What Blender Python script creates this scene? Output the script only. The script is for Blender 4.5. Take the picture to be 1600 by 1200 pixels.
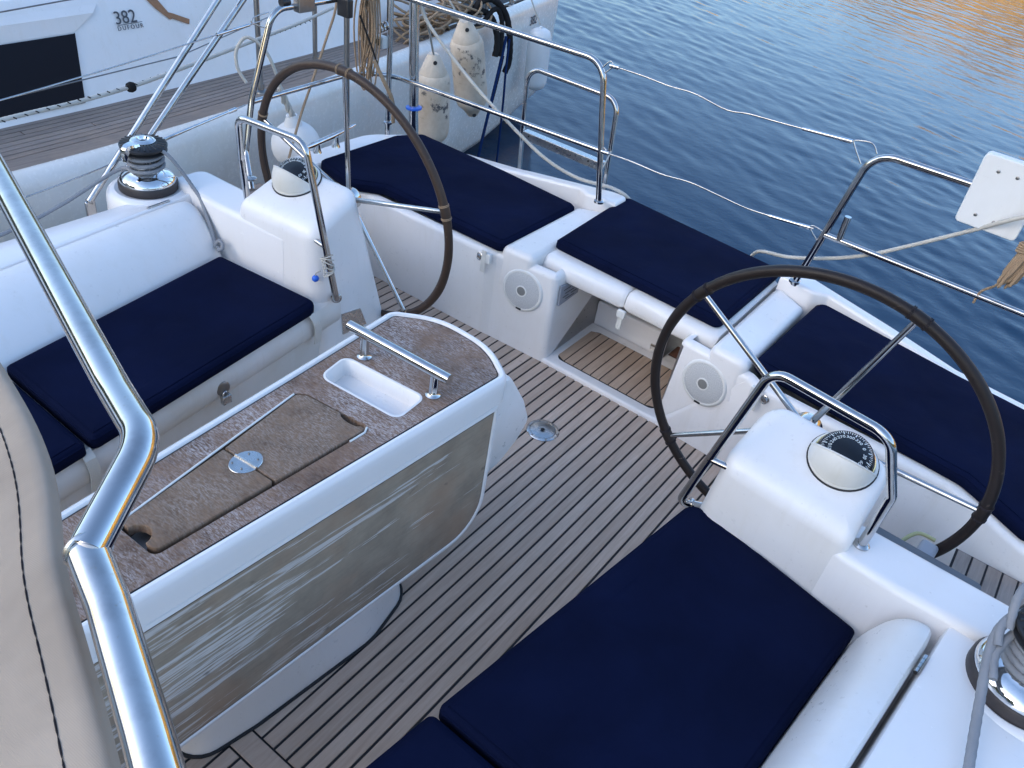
import bpy, bmesh, math, random
import numpy as np
from mathutils import Vector, Matrix, noise as mnoise
R_ = math.radians
random.seed(7)
for o in list(bpy.data.objects):
    bpy.data.objects.remove(o, do_unlink=True)
scene = bpy.context.scene
col = scene.collection

# ------------------------------------------------------------------ camera
# world: x across the boat (0 = centreline, + = port), y aft, z up (0 = cockpit sole)
cam_d = bpy.data.cameras.new('camera'); cam = bpy.data.objects.new('camera', cam_d); col.objects.link(cam)
cam_d.sensor_width = 36.0; cam_d.lens = 29.29; cam_d.clip_start = 0.02; cam_d.clip_end = 3000
right = Vector((0.79258, 0.59392, 0.13810)); down = Vector((0.45371, -0.42310, -0.78430)); fwd = Vector((-0.40738, 0.68429, -0.60481))
cam.matrix_world = Matrix(((right.x, -down.x, -fwd.x, 1.19), (right.y, -down.y, -fwd.y, 0.0), (right.z, -down.z, -fwd.z, 2.20), (0, 0, 0, 1)))
scene.camera = cam

# ------------------------------------------------------------------ sky and sun
SUN_EL, SUN_AZ = R_(18.0), R_(204.0)      # low sun behind the camera's shoulder, kept off the boat by an added, unseen near hillside
world = bpy.data.worlds.new('World'); scene.world = world; world.use_nodes = True
wn = world.node_tree; bgn = wn.nodes['Background']
sky = wn.nodes.new('ShaderNodeTexSky'); sky.sky_type = 'NISHITA'; sky.sun_disc = False
sky.sun_elevation = SUN_EL; sky.sun_rotation = SUN_AZ; sky.air_density = 1.0; sky.dust_density = 2.6; sky.ozone_density = 2.9
wn.links.new(sky.outputs[0], bgn.inputs[0]); bgn.inputs[1].default_value = 0.15
sun_d = bpy.data.lights.new('sun', 'SUN'); sun = bpy.data.objects.new('sun', sun_d); col.objects.link(sun)
sun_d.energy = 3.2; sun_d.angle = R_(0.5); sun_d.color = (1.0, 0.86, 0.66)
sdir = Vector((math.sin(SUN_AZ) * math.cos(SUN_EL), math.cos(SUN_AZ) * math.cos(SUN_EL), math.sin(SUN_EL)))
sun.rotation_euler = sdir.to_track_quat('Z', 'Y').to_euler()
scene.view_settings.view_transform = 'Standard'; scene.view_settings.look = 'None'
scene.view_settings.gamma = 1.0; scene.view_settings.use_curve_mapping = False
scene.view_settings.exposure = 1.85
scene.render.engine = 'CYCLES'
scene.cycles.max_bounces = 8; scene.cycles.glossy_bounces = 4

# ------------------------------------------------------------------ material helpers
class NT:
    def __init__(s, name):
        s.m = bpy.data.materials.new(name); s.m.use_nodes = True; s.t = s.m.node_tree
        s.b = s.t.nodes['Principled BSDF']
    def n(s, typ, **kw):
        nd = s.t.nodes.new(typ)
        for k, v in kw.items():
            if k.startswith('i_'):
                key = k[2:].replace('_', ' ')
                nd.inputs[int(key) if key.isdigit() else key].default_value = v
            else: setattr(nd, k, v)
        return nd
    def l(s, a, b): s.t.links.new(a, b)
    def coord(s, out='Object', scale=(1, 1, 1), rot=(0, 0, 0)):
        tc = s.n('ShaderNodeTexCoord'); mp = s.n('ShaderNodeMapping')
        mp.inputs['Scale'].default_value = scale; mp.inputs['Rotation'].default_value = rot
        s.l(tc.outputs[out], mp.inputs[0]); return mp.outputs[0]
    def noise(s, vec, scale=5, detail=4, rough=0.55, dist=0.0):
        nd = s.n('ShaderNodeTexNoise'); nd.inputs['Scale'].default_value = scale; nd.inputs['Detail'].default_value = detail
        nd.inputs['Roughness'].default_value = rough; nd.inputs['Distortion'].default_value = dist
        s.l(vec, nd.inputs['Vector']); return nd.outputs['Fac']
    def ramp(s, fac, stops):
        r = s.n('ShaderNodeValToRGB'); e = r.color_ramp.elements
        while len(e) < len(stops): e.new(0.5)
        for k, (p, c) in enumerate(stops):
            e[k].position = p; e[k].color = c if len(c) == 4 else (*c, 1)
        s.l(fac, r.inputs[0]); return r.outputs[0]
    def mix(s, fac, a, b, blend='MIX'):
        mx = s.n('ShaderNodeMix', data_type='RGBA', blend_type=blend)
        for sock, v in ((mx.inputs[0], fac), (mx.inputs[6], a), (mx.inputs[7], b)):
            if hasattr(v, 'links') or hasattr(v, 'is_linked'): s.l(v, sock)
            else: sock.default_value = v if not isinstance(v, tuple) or len(v) == 4 else (*v, 1)
        return mx.outputs[2]
    def math(s, op, a, b=0.0):
        m = s.n('ShaderNodeMath', operation=op)
        for i, v in ((0, a), (1, b)):
            if hasattr(v, 'is_linked'): s.l(v, m.inputs[i])
            else: m.inputs[i].default_value = v
        return m.outputs[0]
    def n_band(s, z, w):
        tc = s.n('ShaderNodeTexCoord'); sp = s.n('ShaderNodeSeparateXYZ'); s.l(tc.outputs['Object'], sp.inputs[0])
        d = s.math('ABSOLUTE', s.math('SUBTRACT', sp.outputs[2], z)); return s.math('LESS_THAN', d, w)
    def bump(s, h, strength=0.2, dist=0.01, prev=None):
        b = s.n('ShaderNodeBump'); b.inputs['Strength'].default_value = strength; b.inputs['Distance'].default_value = dist
        s.l(h, b.inputs['Height'])
        if prev is not None: s.l(prev, b.inputs['Normal'])
        return b.outputs[0]
    def set(s, color=None, rough=None, metal=None, normal=None, spec=None, coat=None):
        for key, v in (('Base Color', color), ('Roughness', rough), ('Metallic', metal), ('Normal', normal), ('Specular IOR Level', spec), ('Coat Weight', coat)):
            if v is None: continue
            if hasattr(v, 'is_linked'): s.l(v, s.b.inputs[key])
            else: s.b.inputs[key].default_value = (*v, 1) if isinstance(v, tuple) and len(v) == 3 else v
        return s.m

M = {}
def gelcoat(name, base, rough=0.3, dirt=0.12, speck=0.28, relief=0.035):
    k = NT(name); v = k.coord()
    a = k.noise(v, 2.3, 5); b = k.noise(v, 38, 4, 0.7); st = k.noise(k.coord(scale=(9, 9, 0.8)), 2.2, 5, 0.7)
    grime = tuple(x * (1 - dirt * w) for x, w in zip(base, (0.7, 0.85, 1.2)))
    c = k.mix(k.ramp(a, [(0.42, (0, 0, 0)), (0.75, (1, 1, 1))]), base, grime)
    c = k.mix(k.math('MULTIPLY', k.ramp(st, [(0.52, (0, 0, 0)), (0.72, (1, 1, 1))]), 0.5), c, grime)
    sp = k.ramp(k.noise(v, 55, 2, 0.5), [(0.74, (0, 0, 0)), (0.80, (1, 1, 1))])
    c = k.mix(k.math('MULTIPLY', sp, speck), c, (0.42, 0.38, 0.33))
    scr = k.ramp(k.noise(k.coord(scale=(3, 40, 40), rot=(0.3, 0.5, 0.9)), 4, 3, 0.6), [(0.70, (0, 0, 0)), (0.73, (1, 1, 1))])
    c = k.mix(k.math('MULTIPLY', scr, speck * 0.35), c, (0.50, 0.48, 0.45))
    n = k.bump(b, relief, 0.004)
    n = k.bump(k.noise(v, 6, 3), 0.03 if speck else 0.004, 0.02, n)
    M[name] = k.set(c, k.math('ADD', k.math('MULTIPLY', b, 0.18), rough - 0.09), None, n, 0.5)
gelcoat('gelcoat', (0.81, 0.785, 0.77))
gelcoat('gelcoat_grey', (0.72, 0.695, 0.67), 0.45, 0.25)
gelcoat('gelcoat_bright', (0.83, 0.805, 0.795), 0.24, 0.05)
gelcoat('hull_white', (0.76, 0.735, 0.69), 0.26, 0.14, 0.0, 0.006)
gelcoat('plastic_white', (0.74, 0.74, 0.72), 0.5, 0.2)
gelcoat('visor_white', (0.70, 0.70, 0.69), 0.55, 0.3)
gelcoat('board_white', (0.76, 0.76, 0.75), 0.55, 0.12)

def simple(name, color, rough=0.5, metal=0.0, nscale=0, nstr=0.1, var=0.0):
    k = NT(name)
    nrm = None; c = color; rr = rough
    if nscale:
        v = k.coord(); f = k.noise(v, nscale, 4, 0.6); nrm = k.bump(f, nstr, 0.004)
        if var: c = k.mix(f, tuple(x * (1 - var) for x in color), tuple(min(1, x * (1 + var)) for x in color))
        rr = k.math('ADD', k.math('MULTIPLY', f, 0.2), rough - 0.1)
    M[name] = k.set(c, rr, metal, nrm)
simple('caulk', (0.010, 0.011, 0.014), 0.7)
simple('black_plastic', (0.016, 0.016, 0.018), 0.42, 0, 60, 0.05, 0.3)
simple('black_rubber', (0.018, 0.017, 0.018), 0.65, 0, 90, 0.15, 0.3)
simple('winch_base', (0.035, 0.028, 0.028), 0.5, 0, 80, 0.2, 0.5)
simple('blue_plastic', (0.02, 0.13, 0.62), 0.35)
simple('grey_plate', (0.115, 0.125, 0.14), 0.6, 0, 120, 0.1, 0.15)
simple('grey_plastic', (0.27, 0.29, 0.33), 0.5)
simple('dark_window', (0.006, 0.007, 0.013), 0.45); M['dark_window'].node_tree.nodes['Principled BSDF'].inputs['Specular IOR Level'].default_value = 0.15
simple('dark_steel', (0.30, 0.29, 0.28), 0.32, 1.0, 40, 0.04, 0.2)
simple('brass', (0.75, 0.55, 0.28), 0.25, 1.0)
simple('black_tape', (0.02, 0.02, 0.022), 0.6)
simple('lettering', (0.05, 0.055, 0.07), 0.5)
simple('dial_black', (0.006, 0.007, 0.011), 0.35)
simple('dial_white', (0.85, 0.85, 0.82), 0.5)
simple('tan_tape', (0.33, 0.17, 0.09), 0.7, 0, 60, 0.2, 0.3)
simple('hose_yellow', (0.42, 0.42, 0.22), 0.5)
simple('green_weed', (0.012, 0.03, 0.014), 0.9, 0, 30, 0.5, 0.5)
simple('webbing', (0.62, 0.60, 0.55), 0.85, 0, 250, 0.3, 0.1)
simple('speaker_cone', (0.20, 0.20, 0.19), 0.6, 0, 300, 0.2, 0.2)
def steel(name, rough, col=(0.80, 0.79, 0.77)):
    k = NT(name); v = k.coord()
    f = k.noise(v, 26, 4, 0.65)
    c = k.mix(k.ramp(f, [(0.45, (0, 0, 0)), (0.8, (1, 1, 1))]), col, tuple(x * 0.72 for x in col))
    sp = k.ramp(k.noise(v, 130, 3), [(0.66, (0, 0, 0)), (0.74, (1, 1, 1))])
    c = k.mix(k.math('MULTIPLY', sp, 0.35 if rough < 0.1 else 0.08), c, (0.42, 0.32, 0.22))
    n = k.bump(k.noise(v, 90, 3), 0.018, 0.002)
    M[name] = k.set(c, k.math('ADD', k.math('MULTIPLY', f, 0.16), rough), 1.0, n)
steel('steel', 0.03, (0.55, 0.54, 0.53)); steel('chrome', 0.0, (0.78, 0.78, 0.77)); steel('satin_steel', 0.2, (0.58, 0.58, 0.57))

def fabric(name, base):
    k = NT(name); v = k.coord()
    big = k.noise(v, 3.2, 5, 0.6, 0.4); w1 = k.n('ShaderNodeTexWave', wave_type='BANDS', bands_direction='X'); w1.inputs['Scale'].default_value = 260; k.l(v, w1.inputs[0])
    w2 = k.n('ShaderNodeTexWave', wave_type='BANDS', bands_direction='Y'); w2.inputs['Scale'].default_value = 260; k.l(v, w2.inputs[0])
    weave = k.math('ADD', w1.outputs['Fac'], w2.outputs['Fac'])
    c = k.mix(k.ramp(big, [(0.3, (0, 0, 0)), (0.72, (1, 1, 1))]), base, tuple(x * 1.7 for x in base))
    lint = k.ramp(k.noise(v, 190, 2), [(0.77, (0, 0, 0)), (0.80, (1, 1, 1))])
    c = k.mix(k.math('MULTIPLY', lint, 0.10), c, (0.25, 0.25, 0.28))
    n = k.bump(weave, 0.12, 0.0006)
    n = k.bump(k.noise(v, 5.5, 4, 0.55, 0.8), 0.45, 0.010, n)
    m = k.set(c, 0.92, None, n, 0.06)
    M[name] = m
fabric('navy', (0.0026, 0.0048, 0.0190))
fabric('canvas', (0.31, 0.255, 0.205))

def teak(name, light, dark, scale, axis='Y', warm=0.0):
    """weathered plank teak: long grain along axis, every plank its own tone"""
    k = NT(name)
    tc = k.n('ShaderNodeTexCoord'); oi = k.n('ShaderNodeObjectInfo')
    add = k.n('ShaderNodeVectorMath', operation='ADD'); sc = k.n('ShaderNodeVectorMath', operation='SCALE')
    cmb = k.n('ShaderNodeCombineXYZ'); k.l(oi.outputs['Random'], cmb.inputs[0]); k.l(oi.outputs['Random'], cmb.inputs[1]); k.l(oi.outputs['Random'], cmb.inputs[2])
    k.l(cmb.outputs[0], sc.inputs[0]); sc.inputs['Scale'].default_value = 37.0
    k.l(tc.outputs['Object'], add.inputs[0]); k.l(sc.outputs[0], add.inputs[1])
    mp = k.n('ShaderNodeMapping'); mp.inputs['Scale'].default_value = scale; k.l(add.outputs[0], mp.inputs[0])
    g = k.noise(mp.outputs[0], 6, 6, 0.7, 0.3); g2 = k.noise(add.outputs[0], 5, 4, 0.6); fine = k.noise(mp.outputs[0], 34, 3, 0.7)
    c = k.mix(k.ramp(g, [(0.28, (0, 0, 0)), (0.75, (1, 1, 1))]), dark, light)
    tone = k.ramp(oi.outputs['Random'], [(0.0, (0.88, 0.86, 0.84)), (0.5, (1.0, 0.98, 0.97)), (1.0, (1.08, 1.08, 1.08))])
    c = k.mix(1.0, c, tone, 'MULTIPLY')
    c = k.mix(k.math('MULTIPLY', k.ramp(g2, [(0.48, (0, 0, 0)), (0.72, (1, 1, 1))]), 0.40), c, (0.42, 0.31, 0.23))
    st = k.ramp(k.noise(add.outputs[0], 17, 3, 0.5), [(0.70, (0, 0, 0)), (0.78, (1, 1, 1))])
    c = k.mix(k.math('MULTIPLY', st, 0.35), c, (0.20, 0.165, 0.14))
    pl = k.ramp(fine, [(0.60, (0, 0, 0)), (0.8, (1, 1, 1))])
    c = k.mix(k.math('MULTIPLY', pl, 0.25), c, tuple(x * 1.45 for x in light))
    n = k.bump(g, 0.35, 0.0015); n = k.bump(fine, 0.25, 0.0008, n)
    M[name] = k.set(c, 0.82, None, n, 0.25)
teak('teak_sole', (0.58, 0.46, 0.375), (0.42, 0.32, 0.25), (14, 0.9, 14))
teak('teak_step', (0.56, 0.425, 0.32), (0.39, 0.285, 0.205), (14, 0.9, 14))
teak('teak_red', (0.26, 0.125, 0.085), (0.15, 0.07, 0.05), (14, 0.9, 14))
teak('teak_deck', (0.34, 0.285, 0.25), (0.22, 0.18, 0.155), (14, 0.9, 14))

def worn_wood(name, brown, pale, rust, rot):
    """table top: brown veneer with bleached, peeling finish in short flecks along the grain"""
    k = NT(name); tc = k.n('ShaderNodeTexCoord'); oi = k.n('ShaderNodeObjectInfo')
    add = k.n('ShaderNodeVectorMath', operation='ADD'); k.l(tc.outputs['Object'], add.inputs[0]); k.l(oi.outputs['Random'], add.inputs[1])
    mp = k.n('ShaderNodeMapping'); mp.inputs['Rotation'].default_value = (0, 0, rot); mp.inputs['Scale'].default_value = (14, 60, 14); k.l(add.outputs[0], mp.inputs[0])
    v = mp.outputs[0]; iso = add.outputs[0]
    fl = k.noise(v, 5.5, 7, 0.72, 0.35); zone = k.noise(iso, 4.2, 4, 0.6, 0.5); z2 = k.noise(iso, 9, 4, 0.6)
    c = k.mix(k.ramp(k.noise(v, 3.0, 5, 0.65), [(0.3, (0, 0, 0)), (0.7, (1, 1, 1))]), brown, rust)
    c = k.mix(k.math('MULTIPLY', k.ramp(z2, [(0.5, (0, 0, 0)), (0.72, (1, 1, 1))]), 0.6), c, tuple(x * 0.4 for x in brown))
    pf = k.math('MULTIPLY', k.ramp(fl, [(0.44, (0, 0, 0)), (0.60, (1, 1, 1))]), k.ramp(zone, [(0.38, (0.12, 0.12, 0.12)), (0.62, (0.95, 0.95, 0.95))]))
    c = k.mix(pf, c, pale)
    n = k.bump(fl, 0.4, 0.0015); n = k.bump(k.noise(v, 30, 3), 0.2, 0.0008, n)
    M[name] = k.set(c, 0.78, None, n, 0.3)
worn_wood('table_wood', (0.150, 0.088, 0.060), (0.50, 0.44, 0.42), (0.255, 0.155, 0.098), R_(-62))
worn_wood('lid_wood', (0.145, 0.096, 0.066), (0.35, 0.285, 0.24), (0.245, 0.150, 0.092), R_(78))

def leaf_wood():
    k = NT('leaf_wood'); v = k.coord()
    mp = k.coord(scale=(1.0, 0.85, 13)); mpf = k.coord(scale=(1.0, 1.1, 62)); mpg = k.coord(scale=(1.0, 2.5, 40))
    zone = k.noise(mp, 2.6, 4, 0.6, 0.1); fib = k.noise(mpf, 3.0, 4, 0.7); cl = k.noise(v, 9, 6, 0.65); gr = k.noise(mpg, 4, 5, 0.65)
    c = k.mix(k.ramp(cl, [(0.3, (0, 0, 0)), (0.7, (1, 1, 1))]), (0.25, 0.20, 0.150), (0.37, 0.30, 0.225))
    c = k.mix(k.math('MULTIPLY', k.ramp(gr, [(0.45, (0, 0, 0)), (0.75, (1, 1, 1))]), 0.45), c, (0.19, 0.155, 0.12))
    c = k.mix(k.math('MULTIPLY', k.ramp(k.noise(v, 3.3, 4, 0.6), [(0.5, (0, 0, 0)), (0.68, (1, 1, 1))]), 0.5), c, (0.36, 0.225, 0.145))
    # bare fibres where the veneer has worn off, mostly towards the bow
    sep = k.n('ShaderNodeSeparateXYZ'); tc = k.n('ShaderNodeTexCoord'); k.l(tc.outputs['Object'], sep.inputs[0])
    gy = k.n('ShaderNodeMapRange'); gy.inputs[1].default_value = 0.45; gy.inputs[2].default_value = -0.45; gy.inputs[3].default_value = -0.13; gy.inputs[4].default_value = 0.07; k.l(sep.outputs[1], gy.inputs[0])
    w = k.math('ADD', k.math('ADD', zone, gy.outputs[0]), k.math('MULTIPLY', k.math('SUBTRACT', fib, 0.5), 0.42))
    pe = k.math('MULTIPLY', k.ramp(w, [(0.555, (0, 0, 0)), (0.575, (1, 1, 1))]), k.ramp(fib, [(0.46, (0, 0, 0)), (0.50, (1, 1, 1))]))
    c = k.mix(k.math('MULTIPLY', pe, 0.85), c, (0.60, 0.56, 0.53))
    kn = k.ramp(k.noise(k.coord(scale=(1, 3.0, 5)), 4.5, 2), [(0.71, (0, 0, 0)), (0.78, (1, 1, 1))])
    c = k.mix(k.math('MULTIPLY', kn, 0.6), c, (0.09, 0.075, 0.06))
    n = k.bump(fib, 0.25, 0.0008); n = k.bump(pe, 0.3, 0.001, n)
    M['leaf_wood'] = k.set(c, 0.72, None, n, 0.3)
leaf_wood()

def leather(name, a, b, scuff, amt):
    k = NT(name); v = k.coord()
    f = k.noise(v, 9, 5, 0.65); pores = k.noise(v, 160, 3, 0.6)
    c = k.mix(f, a, b)
    sc = k.ramp(k.noise(v, 34, 4, 0.6, 0.6), [(0.66, (0, 0, 0)), (0.72, (1, 1, 1))])
    c = k.mix(k.math('MULTIPLY', sc, amt), c, scuff)
    n = k.bump(pores, 0.25, 0.0012); n = k.bump(k.noise(v, 26, 3), 0.25, 0.003, n)
    M[name] = k.set(c, 0.45, None, n, 0.3)
leather('leather_dark', (0.011, 0.008, 0.0075), (0.022, 0.015, 0.013), (0.20, 0.15, 0.12), 0.5)
leather('leather_worn', (0.026, 0.017, 0.013), (0.070, 0.045, 0.033), (0.22, 0.16, 0.12), 0.45)

def rope_mat(name, a, b):
    k = NT(name); v = k.coord(); f = k.noise(v, 120, 4, 0.7)
    n = k.bump(f, 0.5, 0.002)
    M[name] = k.set(k.mix(k.noise(v, 14, 3), a, b), 0.92, None, n, 0.15)
rope_mat('rope_white', (0.60, 0.58, 0.53), (0.42, 0.39, 0.34))
rope_mat('rope_beige', (0.40, 0.29, 0.19), (0.25, 0.17, 0.11))
rope_mat('rope_grey', (0.30, 0.31, 0.33), (0.20, 0.21, 0.23))
rope_mat('rope_blue', (0.010, 0.035, 0.13), (0.008, 0.018, 0.06))
rope_mat('rope_black', (0.012, 0.012, 0.014), (0.03, 0.028, 0.027))
rope_mat('thread_dark', (0.035, 0.03, 0.035), (0.02, 0.018, 0.02))

def fender_mat():
    k = NT('fender_dirty'); v = k.coord(); g = k.coord(scale=(2, 2, 0.6))
    c = k.mix(k.ramp(k.noise(v, 5, 5, 0.65), [(0.35, (0, 0, 0)), (0.7, (1, 1, 1))]), (0.66, 0.57, 0.46), (0.46, 0.36, 0.26))
    st = k.ramp(k.noise(g, 11, 5, 0.7, 0.4), [(0.55, (0, 0, 0)), (0.66, (1, 1, 1))])
    c = k.mix(k.math('MULTIPLY', st, 0.2), c, (0.26, 0.22, 0.18))
    c = k.mix(k.math('MULTIPLY', k.ramp(k.noise(v, 16, 5, 0.7), [(0.56, (0, 0, 0)), (0.64, (1, 1, 1))]), k.n_band(0.06, 0.12)), c, (0.10, 0.09, 0.09))
    M['fender_dirty'] = k.set(c, 0.6, None, k.bump(k.noise(v, 40, 4), 0.12, 0.003), 0.3)
fender_mat()
simple('fender_white', (0.74, 0.74, 0.73), 0.45, 0, 30, 0.06, 0.04)
def glass_dome():
    k = NT('compass_glass'); k.b.inputs['Transmission Weight'].default_value = 1.0
    M['compass_glass'] = k.set((0.9, 0.93, 0.95), 0.02); k.b.inputs['IOR'].default_value = 1.12
glass_dome()

# ------------------------------------------------------------------ mesh helpers
ORG = {}
def obj(name, verts, faces, mat, parent=None, smooth=35):
    me = bpy.data.meshes.new(name)
    off = ORG.get(parent.name, Vector((0, 0, 0))) if parent else Vector((0, 0, 0))
    me.from_pydata([(v[0] - off.x, v[1] - off.y, v[2] - off.z) for v in verts], [], faces)
    me.validate()
    bm = bmesh.new(); bm.from_mesh(me); bmesh.ops.recalc_face_normals(bm, faces=bm.faces[:]); bm.to_mesh(me); bm.free()
    if smooth:
        for p in me.polygons: p.use_smooth = True
        me.set_sharp_from_angle(angle=R_(smooth))
    me.materials.append(M[mat] if isinstance(mat, str) else mat)
    o = bpy.data.objects.new(name, me); col.objects.link(o)
    if parent: o.parent = parent; ORG[o.name] = off
    return o
def tag(o, label, cat, group=None):
    o['label'] = label; o['category'] = cat
    if group: o['group'] = group
    return o
def struct(o, label=None):
    o['kind'] = 'structure'
    if label: o['label'] = label
    return o
def thing(name, label, cat, loc, group=None):
    o = bpy.data.objects.new(name, None); col.objects.link(o); o.location = loc; o.empty_display_size = 0.05
    ORG[o.name] = Vector(loc); return tag(o, label, cat, group)

class G:
    """collects vertices and faces of one mesh"""
    def __init__(s): s.v = []; s.f = []
    def add(s, vs, fs):
        k = len(s.v); s.v += [tuple(v) for v in vs]; s.f += [tuple(i + k for i in f) for f in fs]; return s
    def build(s, name, mat, parent=None, smooth=35): return obj(name, s.v, s.f, mat, parent, smooth)

def round_poly(pts, r, seg=5):
    n = len(pts); out = []
    rs = r if isinstance(r, (list, tuple)) else [r] * n
    for i in range(n):
        p = Vector(pts[i][:2]); a = Vector(pts[i - 1][:2]); b = Vector(pts[(i + 1) % n][:2]); rr = rs[i]
        if rr <= 0: out.append((p.x, p.y)); continue
        d1 = (a - p); d2 = (b - p); l1, l2 = d1.length, d2.length; d1.normalize(); d2.normalize()
        ang = d1.angle(d2)
        if ang > 3.1: out.append((p.x, p.y)); continue
        t = min(rr / math.tan(ang / 2), l1 * 0.49, l2 * 0.49); rr = t * math.tan(ang / 2)
        c = p + (d1 + d2).normalized() * (rr / math.sin(ang / 2))
        s0 = p + d1 * t - c; s1 = p + d2 * t - c
        a0 = math.atan2(s0.y, s0.x); da = math.atan2(s1.y, s1.x) - a0
        while da > math.pi: da -= 2 * math.pi
        while da < -math.pi: da += 2 * math.pi
        for k in range(seg + 1):
            an = a0 + da * k / seg; out.append((c.x + rr * math.cos(an), c.y + rr * math.sin(an)))
    return out
def area(p): return 0.5 * sum(p[i - 1][0] * p[i][1] - p[i][0] * p[i - 1][1] for i in range(len(p)))
def inset(p, d):
    n = len(p); out = []; sg = 1 if area(p) > 0 else -1
    for i in range(n):
        a = Vector(p[i - 1]); b = Vector(p[i]); c = Vector(p[(i + 1) % n])
        e1 = (b - a); e2 = (c - b)
        if e1.length < 1e-9: e1 = e2
        if e2.length < 1e-9: e2 = e1
        n1 = Vector((-e1.y, e1.x)).normalized() * sg; n2 = Vector((-e2.y, e2.x)).normalized() * sg
        m = n1 + n2
        if m.length < 1e-6: m = n1
        m.normalize(); k = d / max(0.4, m.dot(n1)); out.append((b.x + m.x * k, b.y + m.y * k))
    return out
def slab_geo(poly, z0, z1, r=0.015, cr=0.0, base=None, seg=4, rb=0.0, bottom=True):
    """prism over a plan polygon with a rounded upper edge; z1 may be a function of (x, y); base = plan at the bottom"""
    top = z1 if callable(z1) else (lambda x, y: z1)
    crs = list(cr) if isinstance(cr, (list, tuple)) else [cr] * len(poly)
    rounded = any(c > 0 for c in crs)
    raw = [tuple(p[:2]) for p in poly]; braw = [tuple(p[:2]) for p in base] if base else raw
    def plan(pl, d):
        q = inset(pl, d) if d else pl
        return round_poly(q, [max(0.0015, c - d) if c > 0 else 0 for c in crs]) if rounded else q
    P = plan(raw, 0); rings = []
    if rb > 0:
        for k in range(3):
            a = math.pi / 2 * k / 3; q = plan(braw, rb * (1 - math.sin(a)))
            rings.append([(x, y, z0 + rb * (1 - math.cos(a))) for x, y in q])
        rings.append([(x, y, z0 + rb) for x, y in plan(braw, 0)])
    else: rings.append([(x, y, z0) for x, y in plan(braw, 0)])
    for k in range(seg + 1):
        a = math.pi / 2 * k / seg; q = plan(raw, r * (1 - math.cos(a)))
        rings.append([(x, y, top(x, y) - r + r * math.sin(a)) for x, y in q])
    q = plan(raw, r * 1.25); rings.append([(x, y, top(x, y)) for x, y in q])
    n = len(P); v = [p for rg in rings for p in rg]; f = []
    for k in range(len(rings) - 1):
        for i in range(n):
            j = (i + 1) % n; f.append((k * n + i, k * n + j, (k + 1) * n + j, (k + 1) * n + i))
    f.append(tuple(range((len(rings) - 1) * n, len(rings) * n)))
    if bottom: f.append(tuple(reversed(range(n))))
    return v, f
def slab(name, poly, z0, z1, mat, parent=None, **kw):
    v, f = slab_geo(poly, z0, z1, **kw); return obj(name, v, f, mat, parent)
def mir(poly, s): return [(s * p[0],) + tuple(p[1:]) for p in poly] if s > 0 else [(s * p[0],) + tuple(p[1:]) for p in reversed(poly)]

def box_geo(x0, x1, y0, y1, z0, z1):
    v = [(x0, y0, z0), (x1, y0, z0), (x1, y1, z0), (x0, y1, z0), (x0, y0, z1), (x1, y0, z1), (x1, y1, z1), (x0, y1, z1)]
    return v, [(0, 3, 2, 1), (4, 5, 6, 7), (0, 1, 5, 4), (1, 2, 6, 5), (2, 3, 7, 6), (3, 0, 4, 7)]
def fillet(pts, r, seg=6):
    P = [Vector(p) for p in pts]; out = [P[0]]
    rs = r if isinstance(r, (list, tuple)) else [r] * len(P)
    for i in range(1, len(P) - 1):
        p = P[i]; d1 = P[i - 1] - p; d2 = P[i + 1] - p; l1, l2 = d1.length, d2.length; d1.normalize(); d2.normalize()
        ang = d1.angle(d2); rr = rs[i]
        if rr <= 0 or ang > 3.1: out.append(p); continue
        t = min(rr / math.tan(ang / 2), 0.49 * l1, 0.49 * l2); rr = t * math.tan(ang / 2)
        c = p + (d1 + d2).normalized() * (rr / math.sin(ang / 2)); a = p + d1 * t - c; b = p + d2 * t - c
        th = a.angle(b)
        for k in range(seg + 1):
            u = k / seg; out.append(c + (a * math.sin((1 - u) * th) + b * math.sin(u * th)) / math.sin(th))
    out.append(P[-1]); return out
def sweep(path, rad, res=12, caps=True, mod=None, closed=False):
    """tube along a 3D path; rad a number or a list; mod(theta, s) scales the radius"""
    P = [Vector(p) for p in path]; n = len(P); v = []; f = []
    T = []
    for i in range(n):
        a = P[i - 1] if (i > 0 or closed) else P[0]; b = P[(i + 1) % n] if (i < n - 1 or closed) else P[-1]
        T.append((b - a).normalized())
    ref = Vector((0, 0, 1)) if abs(T[0].z) < 0.9 else Vector((1, 0, 0))
    N = (ref - T[0] * ref.dot(T[0])).normalized(); s = 0.0
    for i in range(n):
        if i: s += (P[i] - P[i - 1]).length; N = (N - T[i] * N.dot(T[i])).normalized()
        B = T[i].cross(N); r = rad[i] if isinstance(rad, (list, tuple)) else rad
        for k in range(res):
            th = 2 * math.pi * k / res; rr = r * (mod(th, s) if mod else 1.0)
            v.append(P[i] + (N * math.cos(th) + B * math.sin(th)) * rr)
    m = n if closed else n - 1
    for i in range(m):
        for k in range(res):
            a = i * res + k; b = i * res + (k + 1) % res; c = ((i + 1) % n) * res
            f.append((a, b, c + (k + 1) % res, c + k))
    if caps and not closed: f.append(tuple(reversed(range(res)))); f.append(tuple(range((n - 1) * res, n * res)))
    return v, f
def tube(name, path, r, mat, parent=None, res=14, fr=0.0, **kw):
    p = fillet(path, fr) if fr else path
    v, f = sweep(p, r, res, **kw); return obj(name, v, f, mat, parent, 50)
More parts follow.
